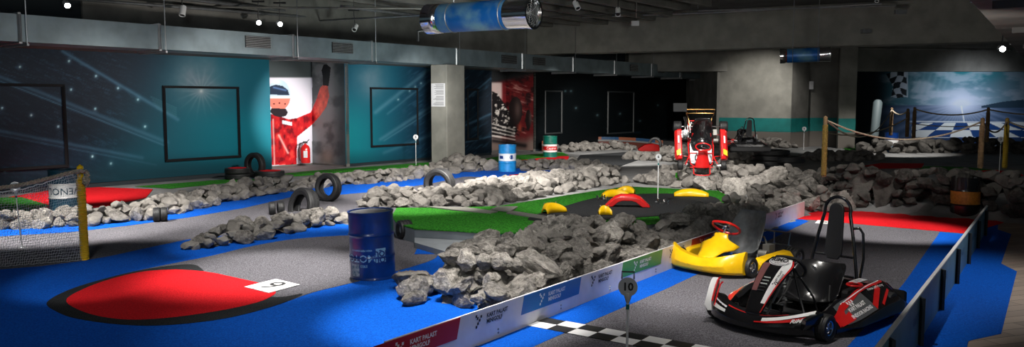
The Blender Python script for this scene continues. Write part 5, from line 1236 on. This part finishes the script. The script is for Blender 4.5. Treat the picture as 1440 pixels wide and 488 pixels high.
# rental kart
BK = dict(xf=.68, xr=-.72)
def rental_kart(name, label):
    root = empty(name); tag(root, label, 'kart'); xf, xr = BK['xf'], BK['xr']
    frame_tubes(root, M_mblk, xf, xr, .32)
    for s in (-1, 1): wheel(root, xf, .60*s, .135, .14); wheel(root, xr, .60*s, .145, .21)
    axle(root, xr, .145, .62); stub(root, xf, .135, .56)
    m = MB(); m.box((.2, 0, .055), (1.1, .62, .014)); m.build('floor_tray', M_mblk, root)
    so = seat(root, M_blk, -.16, -.13, 1.30)
    steering(root, .26, .60, M_mblk, 52, .165, (.72, .14))
    engine(root, -.42, -.42, M_steel)
    m = MB(); m.box((-.48, .36, .2), (.3, .2, .2)); m.build('fuel_tank', M_mblk, root, bevel=.03)
    # lower skirt and nose
    nose_o = nose(root, M_blk, 1.06, .58, .045, .20, .31, .22, depth=.22, p=2.6)
    def NP(v, t, off=.004):                      # point on the nose upper slope: v across (-1..1), t 0 front .. 1 back
        a = abs(v); x = 1.06-.22*a**2.6; zt = .20+.11*a**1.6; z0 = .045
        A = Vector((x+.012, .58*v, z0+(zt-z0)*.5)); B = Vector((x-.03, .58*v, z0+(zt-z0)*.84)); C_ = Vector((x-.075, .58*v, zt))
        p_ = A.lerp(B, t*2) if t < .5 else B.lerp(C_, t*2-1); return p_+Vector((off*1.6, 0, off))
    def nstripe(v0, v1, ta, tb, ta2, tb2, mm, nm):
        mb = MB(); N = 10; vs = []
        for i in range(N+1):
            k = i/N; v = v0+(v1-v0)*k; vs += [NP(v, ta+(ta2-ta)*k), NP(v, tb+(tb2-tb)*k)]
        mb.add(vs, [(2*i, 2*i+2, 2*i+3, 2*i+1) for i in range(N)]); mb.build(nm, mm, nose_o, solid=.004)
    nstripe(.22, .98, .30, .62, .60, 1.0, M_whitepaint, 'white_stripe'); nstripe(.10, .98, .16, .26, .30, .52, M_redp, 'red_stripe'); nstripe(.05, .62, .98, 1.0, .94, 1.0, M_redp, 'red_stripe')
    nstripe(-.52, -.86, .2, .75, .1, .75, M_whitepaint, 'white_stripe'); nstripe(-.10, -.5, .9, 1.0, .86, 1.0, M_redp, 'red_stripe')
    text_mb('RiMO', .055, lambda x, y: NP(.80+x/.58, .12+(y+.03)*5.5, .006), bold=.002, shear=.3).build('lettering', M_whitepaint, nose_o)
    # horn fins at both corners of the nose
    for s in (-1, 1):
        rings = []
        for i in range(7):
            t = i/6; x = .98-.24*t; y = s*(.53+.06*t); z1 = .24+(.21 if s < 0 else .05)*math.sin(t*PI*.55); rings.append([Vector((x, y, .14)), Vector((x+.01, y+s*.035, .2)), Vector((x, y+s*.03, z1)), Vector((x-.03, y-s*.02, z1)), Vector((x-.03, y-s*.03, .14))])
        mb = MB(); mb.loft(rings); h_ = mb.build('corner_fin', M_blk if s > 0 else M_whitepaint, root, smooth=True, auto=50)
        if s < 0:
            h_['label'] = 'white corner fin'
            mb = MB(); mb.tube([rings[i][3]+Vector((0, .012, 0)) for i in range(7)], .012, 6); mb.tube([rings[i][3]+Vector((-.02, .03, -.05)) for i in range(7)], .009, 6); mb.build('red_edge', M_redp, h_)
    # centre panel
    C0, C1 = Vector((1.00, 0, .19)), Vector((.40, 0, .70))
    def CP(t, y, off=0): 
        p_ = C0.lerp(C1, t); bow = .05*math.sin(PI*t); n = Vector((.65, 0, .76)); return p_+n*(bow+off-.35*y*y)+Vector((0, y, 0))
    ts = [i/12 for i in range(13)]
    hw = lambda t: .075+.11*t if t < .85 else .168-.35*(t-.85)
    rings = [[CP(t, hw(t)*1.05*j/6) for j in range(-6, 7)] for t in ts]
    mb = MB(); mb.loft(rings, closed=False); cpn = mb.build('front_panel', M_blk, root, smooth=True, solid=.02, auto=False)
    def cpatch(pts, mm, nm, off=.014):
        mb = MB(); mb.add([CP(t, y, off) for t, y in pts], [tuple(range(len(pts)))]); return mb.build(nm, mm, cpn, solid=.003)
    n_ = 10
    def cstrip(ta, tb, fa, fb, mm, nm, off=.014):
        mb = MB(); vs = []
        for i in range(n_+1): t = ta+(tb-ta)*i/n_; vs += [CP(t, fa(t), off), CP(t, fb(t), off)]
        mb.add(vs, [(2*i, 2*i+2, 2*i+3, 2*i+1) for i in range(n_)]); return mb.build(nm, mm, cpn, solid=.003)
    cstrip(.18, .97, lambda t: hw(t)*(.30+.2*(1-t)), lambda t: hw(t)*.92, M_whitepaint, 'white_stripe')
    cstrip(.05, .95, lambda t: hw(t)*.93, lambda t: hw(t)*1.04, M_redp, 'red_stripe')
    cstrip(.35, .86, lambda t: -hw(t)*.98, lambda t: -hw(t)*.5, mat('smoky red plastic', (.22, .09, .09), .3), 'smoky_stripe')
    mb = MB(); mb.add([CP(.90+.085*math.cos(a), .115*math.sin(a), .020) for a in [2*PI*k/28 for k in range(28)]], [tuple(range(28))]); bd = mb.build('round_badge', M_whitepaint, cpn, solid=.004)
    mb = MB(); mb.tube([CP(.90+.072*math.cos(a), .10*math.sin(a), .024) for a in [2*PI*k/28 for k in range(28)]], .0025, 4, cyc=True); mb.build('ring', M_print_blk, bd)
    text_mb('RiMO', .075, lambda x, y: CP(.925+y*1.25, x, .026), bold=.003).build('lettering', M_print_blk, bd)
    text_mb('KART', .03, lambda x, y: CP(.86+y*1.25, x, .026)).build('lettering', M_print_blk, bd)
    t_ = text_mb('KART PALAST', .030, lambda x, y: CP(.62+x*1.25, .092-y, .018), bold=.001); t2 = text_mb('MINIGOLF', .030, lambda x, y: CP(.60+x*1.25, .092-(y-.035), .018), bold=.001); t2.build('lettering', M_print_blk, cpn); t_.build('lettering', M_print_blk, cpn); t_ = MB()
    for a, b in ((0, 0), (1, 1), (2, 0), (1, -1), (0, 2)): t_.add([CP(.48+a*.018+i*.018, .10-b*.016+j*.016, .018) for i, j in ((0, 0), (1, 0), (1, 1), (0, 1))], [(0, 1, 2, 3)])
    t_.build('chequer_mark', M_print_blk, cpn)
    for k in range(5):
        m = MB(); t = .36+k*.055; m.tube([CP(t, -.05, .016), CP(t, .02, .018)], .006, 6); m.build('rib', M_whitepaint if k > 1 else M_gblk, cpn)
    # panel struts and brake hoses
    m = MB()
    for s in (-1, 1): m.tube([(.42, s*.12, .62), (.50, s*.26, .3), (.52, s*.34, .1)], .014, 8); m.tube([(.36, s*.10, .6), (.2, s*.24, .3), (.16, s*.3, .08)], .012, 8)
    m.build('support_bars', M_blk, root, smooth=True)
    for s in (-1, 1): m = MB(); m.tube([(.66, s*.16, .07), (.72, s*.16, .24), (.70, s*.07, .26)], .012, 8); m.box((.715, s*.12, .25), (.02, .12, .06)); m.build('pedal', M_chrome, root)
    # side pods with wrap over the rear wheels
    def sstp(a, b, x): t = max(0, min(1, (x-a)/(b-a))); return t*t*(3-2*t)
    for s in (-1, 1):
        def sec(x):
            k = sstp(.50, .20, x); k2 = sstp(.40, -.5, x); tail = sstp(-.80, -1.06, x)
            yi = .46; yo = .62+.13*k-.05*tail; zt = .24+.07*k+.07*k2-.06*tail; return yi, yo, zt
        def PP(x, t, off=.006):
            yi, yo, zt = sec(x); A = Vector((x, s*(yi+.04), zt)); B = Vector((x, s*yo, zt-.17)); n = Vector((0, s*.17, (yo-yi-.04))).normalized(); return A.lerp(B, t)+n*off
        rings = []
        for i in range(25):
            x = .50-1.54*i/24; yi, yo, zt = sec(x)
            rings.append([Vector((x, s*yi, .07)), Vector((x, s*yi, zt-.03)), Vector((x, s*(yi+.04), zt)), Vector((x, s*(yi+yo+.04)/2, zt-.085)), Vector((x, s*yo, zt-.17)), Vector((x, s*(yo+.025), zt-.20)), Vector((x, s*(yo+.03), .09)), Vector((x, s*(yo-.02), .05))])
        mb = MB(); mb.loft(rings); pd = mb.build('side_pod', M_blk, root, smooth=True, auto=45)
        def pst(pts, mm, nm, off=.008):
            mb = MB(); N = len(pts); vs = []
            for x, ta, tb in pts: vs += [PP(x, ta, off), PP(x, tb, off)]
            mb.add(vs, [(2*i, 2*i+2, 2*i+3, 2*i+1) for i in range(N-1)]); return mb.build(nm, mm, pd, solid=.003)
        def lin_(a, b, n=8): return [tuple(a[k]+(b[k]-a[k])*i/n for k in range(3)) for i in range(n+1)]
        pst(lin_((.34, .10, .98), (-.22, .12, .98)), mat('dark grey sticker', (.09, .095, .10), .4), 'grey_panel', .006)
        pst(lin_((.42, .45, .98), (.30, .25, .62))+lin_((.28, .22, .46), (-.15, .04, .20))+lin_((-.2, .03, .18), (-.8, .02, .12)), M_redp, 'red_stripe', .011)
        pst(lin_((.40, .7, .98), (.24, .55, .9)), M_redp, 'red_stripe', .011)
        pst(lin_((-.20, .75, .98), (-.62, .12, .34)), M_redp, 'red_stripe', .011); pst(lin_((-.36, .88, .98), (-.74, .42, .52)), M_redp, 'red_stripe', .011)
        pst(lin_((.25, .18, .22), (-.75, .0, .03)), M_whitepaint, 'white_line', .013)
        t_ = text_mb('KART PALAST', .056, lambda x, y: PP(.06-x*s*(1), .55-y*3.6, .013), bold=.002, shear=.15); t2 = text_mb('INDOOR RACING', .052, lambda x, y: PP(.06-x*s, .80-y*3.6, .013), bold=.002, shear=.15); t2.build('lettering', M_whitepaint, pd)
        t_.build('lettering', M_whitepaint, pd); t_ = MB()
        for i in range(5):
            for j in range(2):
                if (i+j) % 2 == 0: t_.add([PP(.16-(i+a)*.024*s*s, .24+(j+b)*.10, .013) for a, b in ((0, 0), (1, 0), (1, 1), (0, 1))], [(0, 1, 2, 3)])
        t_.build('chequer_mark', M_whitepaint, pd)
        text_mb('Home Style Racing', .05, lambda x, y: PP(-.55-x*s, .22-y*3.4, .013), shear=.4).build('lettering', M_whitepaint, pd)
        if s > 0:
            m = MB(); m.add([Vector((-.36+a*.26, .36+b*.09, .405)) for a, b in ((0, 0), (-1, 0), (-1, 1), (0, 1))], [(0, 1, 2, 3)]); q = m.build('paper_label', M_paper, root, solid=.004)
            text_mb('K 13', .06, lambda x, y: Vector((-.49-x, .405-y, .409)), bold=.002).build('lettering', M_print_blk, q)
            m = MB(); m.tube([Vector((-.30+.09*math.cos(a), .45+.07*math.sin(a), .395)) for a in [2*PI*k/20 for k in range(20)]], .014, 6, cyc=True); m.build('red_ring', M_redp, root, smooth=True)
    # top deck behind the seat and rear bumper
    m = MB(); m.loft([[Vector((-.55, y, .34)), Vector((-.55, y, .38)), Vector((-.98, y, .33)), Vector((-1.02, y, .24))] for y in (-.5, -.2, .2, .5)]); m.build('rear_deck', M_blk, root, smooth=True)
    m = MB(); m.loft([[Vector((-1.0-.06*math.cos(y*1.8), y, z)) for z in (.08,)]+[Vector((-1.06-.05*math.cos(y*1.8), y, .12)), Vector((-1.06-.05*math.cos(y*1.8), y, .24)), Vector((-.99-.05*math.cos(y*1.8), y, .27))] for y in [-.70+.14*i for i in range(11)]]); m.build('rear_bumper', M_mblk, root, smooth=True)
    # roll hoop and headrest
    m = MB(); hx = lambda z: -.72-.10*(z-.3)
    L_ = [(hx(.12), .31, .12), (hx(.4), .28, .40), (hx(.8), .21, .80), (hx(1.1), .15, 1.08)]
    arc = [(hx(1.2), .15*math.cos(a), 1.12+.15*math.sin(a)) for a in [PI*k/10 for k in range(11)]]
    m.tube([Vector(q) for q in L_]+[Vector(q) for q in arc]+[Vector((q[0], -q[1], q[2])) for q in L_[::-1]], .019, 12)
    for z, w_ in ((.38, .25), (.60, .22)): m.tube([(hx(z), -w_, z), (hx(z), w_, z)], .014, 10)
    m.tube([(hx(.92), .17, .92), (hx(.93), .27, .94), (hx(.9)-.01, .31, .88), (hx(.6)-.03, .33, .6), (hx(.35)-.02, .31, .36), (hx(.2), .3, .2)], .015, 10)
    hp = m.build('roll_hoop', M_blk, root, smooth=True)
    m = MB(); rr = []
    for k in range(17):
        pass
    out = [(.085*math.cos(a), 1.13+.075*math.sin(a)) for a in [PI*k/8 for k in range(9)]]+[(-.10, .70), (-.10, .62), (-.06, .56), (.06, .56), (.10, .62), (.10, .70)]
    m.prism([Vector((hx(z)+.035, y, z)) for y, z in out], (-.035, 0, 0)); m.build('headrest_pad', M_mblk, hp, bevel=.01)
    m = MB(); m.cyl((-.62, -.14, .42), (-.52, -.14, .44), .05, 14); m.box((-.66, -.02, .40), (.12, .16, .1)); m.build('battery_box', M_gblk, root)
    return root
bk = rental_kart('rental_kart', 'black rental kart with white and red stripes and a tall headrest hoop')
def place(root, pf, pr, lf, s=1.0, lane=True):
    """front-left wheel ground point pf, rear-left wheel ground point pr (world), lf local front-left (x,y)"""
    d = (Vector(pf)-Vector(pr)); d.z = 0; d.normalize(); a = math.atan2(d.y, d.x)
    root.scale = (s,)*3; root.rotation_euler = (0, 0, a)
    R = Matrix.Rotation(a, 3, 'Z'); o = Vector(pf)-R @ Vector((lf[0]*s, lf[1]*s, 0)); o.z = lane_z(o.x, o.y)+.012; root.location = o
    # tilt with the lane
    n = Vector((-SL*LD.x, -SL*LD.y, 1)).normalized(); q = Vector((0, 0, 1)).rotation_difference(n); root.rotation_euler = (q @ Euler((0, 0, a)).to_quaternion()).to_euler()
place(bk, GL(1158, 481), GL(1268, 437), (BK['xf'], .60), .99)
place(yk, GL(1053, 391), GL(1140, 368), (.56, .53), 1.06)
# red kart on its nose, seat side to the camera
def stand(root, base, face_dir, lean, s, roll=0.0):
    """local +x points down, local +z towards the camera"""
    zc = Vector(face_dir).normalized(); xd = Vector((0, 0, -1)); 
    xd = (Matrix.Rotation(lean, 3, zc.cross(xd)) @ xd).normalized(); y = zc.cross(xd).normalized(); zz = xd.cross(y).normalized()
    M = Matrix((xd, y, zz)).transposed(); M = Matrix.Rotation(roll, 3, zz) @ M
    root.rotation_euler = M.to_euler(); root.scale = (s,)*3; root.location = base
stand(rk, AT(985, 207, 21.6), (-.12, -1, .0), rad(-28), 1.06)
fk = copy_tree(bk); fk['label'] = 'far black kart with a headrest hoop right of the upended red kart'
p = AT(1046, 210, 23.5); fk.location = p; fk.rotation_euler = (0, rad(-6), rad(85)); fk.scale = (.80,)*3

# ------------------------------------------------------------------ lights
def spot(p, t, e, size, blend=.6, col=(1, .96, .90), rad_=.12):
    l = D.lights.new('spot', 'SPOT'); l.energy = e; l.spot_size = math.radians(size); l.spot_blend = blend; l.color = col; l.shadow_soft_size = rad_
    o = D.objects.new('lamp', l); COL.objects.link(o); o.location = p; o.rotation_euler = Vector((0, 0, -1)).rotation_difference((Vector(t)-Vector(p)).normalized()).to_euler(); return o
def lamp_at(px, py, tz, h, e, size, off=(-.3, -2.2), **k):
    t = G(px, py, tz); spot((t.x+off[0], t.y+off[1], h), t, e, size, **k)
lamp_at(385, 382, 0, 5.2, 2900, 39, off=(.8, .6), blend=.9)
lamp_at(500, 450, 0, 5.0, 420, 50, off=(0, .5), blend=.9)
lamp_at(80, 300, 0.3, 4.8, 3000, 50)
lamp_at(370, 325, .2, 5.0, 700, 36)
lamp_at(40, 470, 0, 5.0, 90, 60, blend=.9)
lamp_at(260, 300, 0.2, 4.6, 1000, 50, off=(.5, -2.5))
lamp_at(430, 285, 0.2, 3.9, 1300, 76, off=(.8, -3), blend=.9)
lamp_at(610, 258, 0.2, 3.5, 2500, 84, off=(.3, -3.0), blend=.9)
lamp_at(570, 288, .2, 4.4, 1500, 60, off=(0, -1))
lamp_at(730, 245, 0.3, 3.5, 2200, 90, off=(0, -4.5), blend=.9)
lamp_at(630, 385, .5, 5.2, 1500, 34, off=(-.6, -.8), rad_=.05)
spot((6.5, 14, 2.9), (14, 22, 4.6), 500, 90, blend=1, rad_=.3)  # added upward fill for the low soffit at right, no fixture there
lamp_at(800, 340, .5, 5.2, 700, 56, off=(-.5, -2))
lamp_at(650, 320, .25, 5.2, 500, 44, off=(0, -1.5))
lamp_at(850, 280, .3, 5.2, 1200, 56, off=(-.8, -3))
lamp_at(1000, 365, .3, 5.0, 900, 40, off=(-.8, -1.2))
lamp_at(1110, 400, .3, 5.0, 430, 46, off=(-.8, -1.6))
lamp_at(1235, 312, 0, 5.0, 1700, 40, off=(-.5, -1.5))
lamp_at(985, 222, .8, 5.8, 3200, 36, off=(-1.5, -6))
lamp_at(1060, 255, .5, 5.6, 800, 46, off=(-1.5, -4))
lamp_at(1400, 390, 0, 3.6, 300, 85, off=(.6, -.3), blend=.9)
lamp_at(860, 225, 0, 4.2, 1700, 70, off=(0, -4))
lamp_at(850, 203, 0.3, 3.9, 1700, 60, off=(1, -6))
lamp_at(120, 274, 0, 3.6, 900, 60, off=(.3, -2.5), blend=.9)
lamp_at(116, 330, .7, 4.0, 420, 26, off=(.5, -3))
lamp_at(1250, 260, .4, 5.4, 500, 70, off=(0, -4))
lamp_at(1230, 215, 0, 5.6, 1800, 60, off=(0, -4))
lamp_at(760, 440, .2, 4.8, 170, 60, off=(.6, -1.5), blend=.9)
# washes on murals, walls and beam
def wash(p, t, e, size, **k): spot(p, t, e, size, **k)
m_ = back(wall_pt(420), 1.0); wash(m_-WNn*7+Vector((0, 0, 3.0)), m_+Vector((0, 0, 1.7)), 1900, 36)
m_ = wall_pt(290); wash(m_-WNn*7+Vector((0, 0, 3.0)), m_+Vector((0, 0, 1.9)), 760, 80, blend=1)
m_ = wall_pt(110); wash(m_-WNn*5+Vector((0, 0, 3.0)), m_+Vector((0, 0, 1.7)), 130, 110, blend=1)
m_ = wall_pt(548); wash(m_-WNn*4.5-WD*2+Vector((0, 0, 2.9)), m_+Vector((0, 0, 1.8)), 400, 90, blend=1)
m_ = wall_pt(715); wash(m_-WNn*8+Vector((0, 0, 3.0)), m_+Vector((0, 0, 2.0)), 1500, 30)
mm_ = (mA+mB)/2; wash((mm_.x+1.2, MD-3.5, 3.3), (mm_.x+1.2, MD, 2.0), 300, 110, blend=1, col=(.85, .92, 1))
wash((PX(1060, 40).x, 36, 5.0), (PX(1070, 40).x, 41, 1.8), 900, 66, blend=.9)
# added fill spots without fixtures, brightening ceiling, beams, jet fan and floor
spot((-3, 2, 5.6), (-4, 22, 4.6), 900, 100, blend=1, rad_=.6, col=(.85, .95, 1))
spot((3, 4, 3.2), (1.5, 30, 5.0), 2300, 46, blend=1, rad_=.6, col=(.95, .97, .9))
spot((-3, 8, 3.0), (0.2, 15.5, 4.1), 620, 46, blend=1, rad_=.3)
spot((2, -3, 4.6), (2, 12, .5), 260, 100, blend=1, rad_=.6)
spot((-1.5, 22, 2.9), (-6, 31, 5.6), 500, 90, blend=1, rad_=.5, col=(.9, 1, .95))
spot((-7, 15, 3.2), (-13, 24, 5.9), 160, 90, blend=1, rad_=.5)

w = D.worlds.new('world'); S.world = w; w.use_nodes = True
w.node_tree.nodes['Background'].inputs[0].default_value = (.5, .75, .9, 1); w.node_tree.nodes['Background'].inputs[1].default_value = .05
vs_ = S.view_settings; vs_.view_transform = 'Standard'; vs_.look = 'None'; vs_.gamma = 1; vs_.exposure = .35; vs_.use_curve_mapping = False
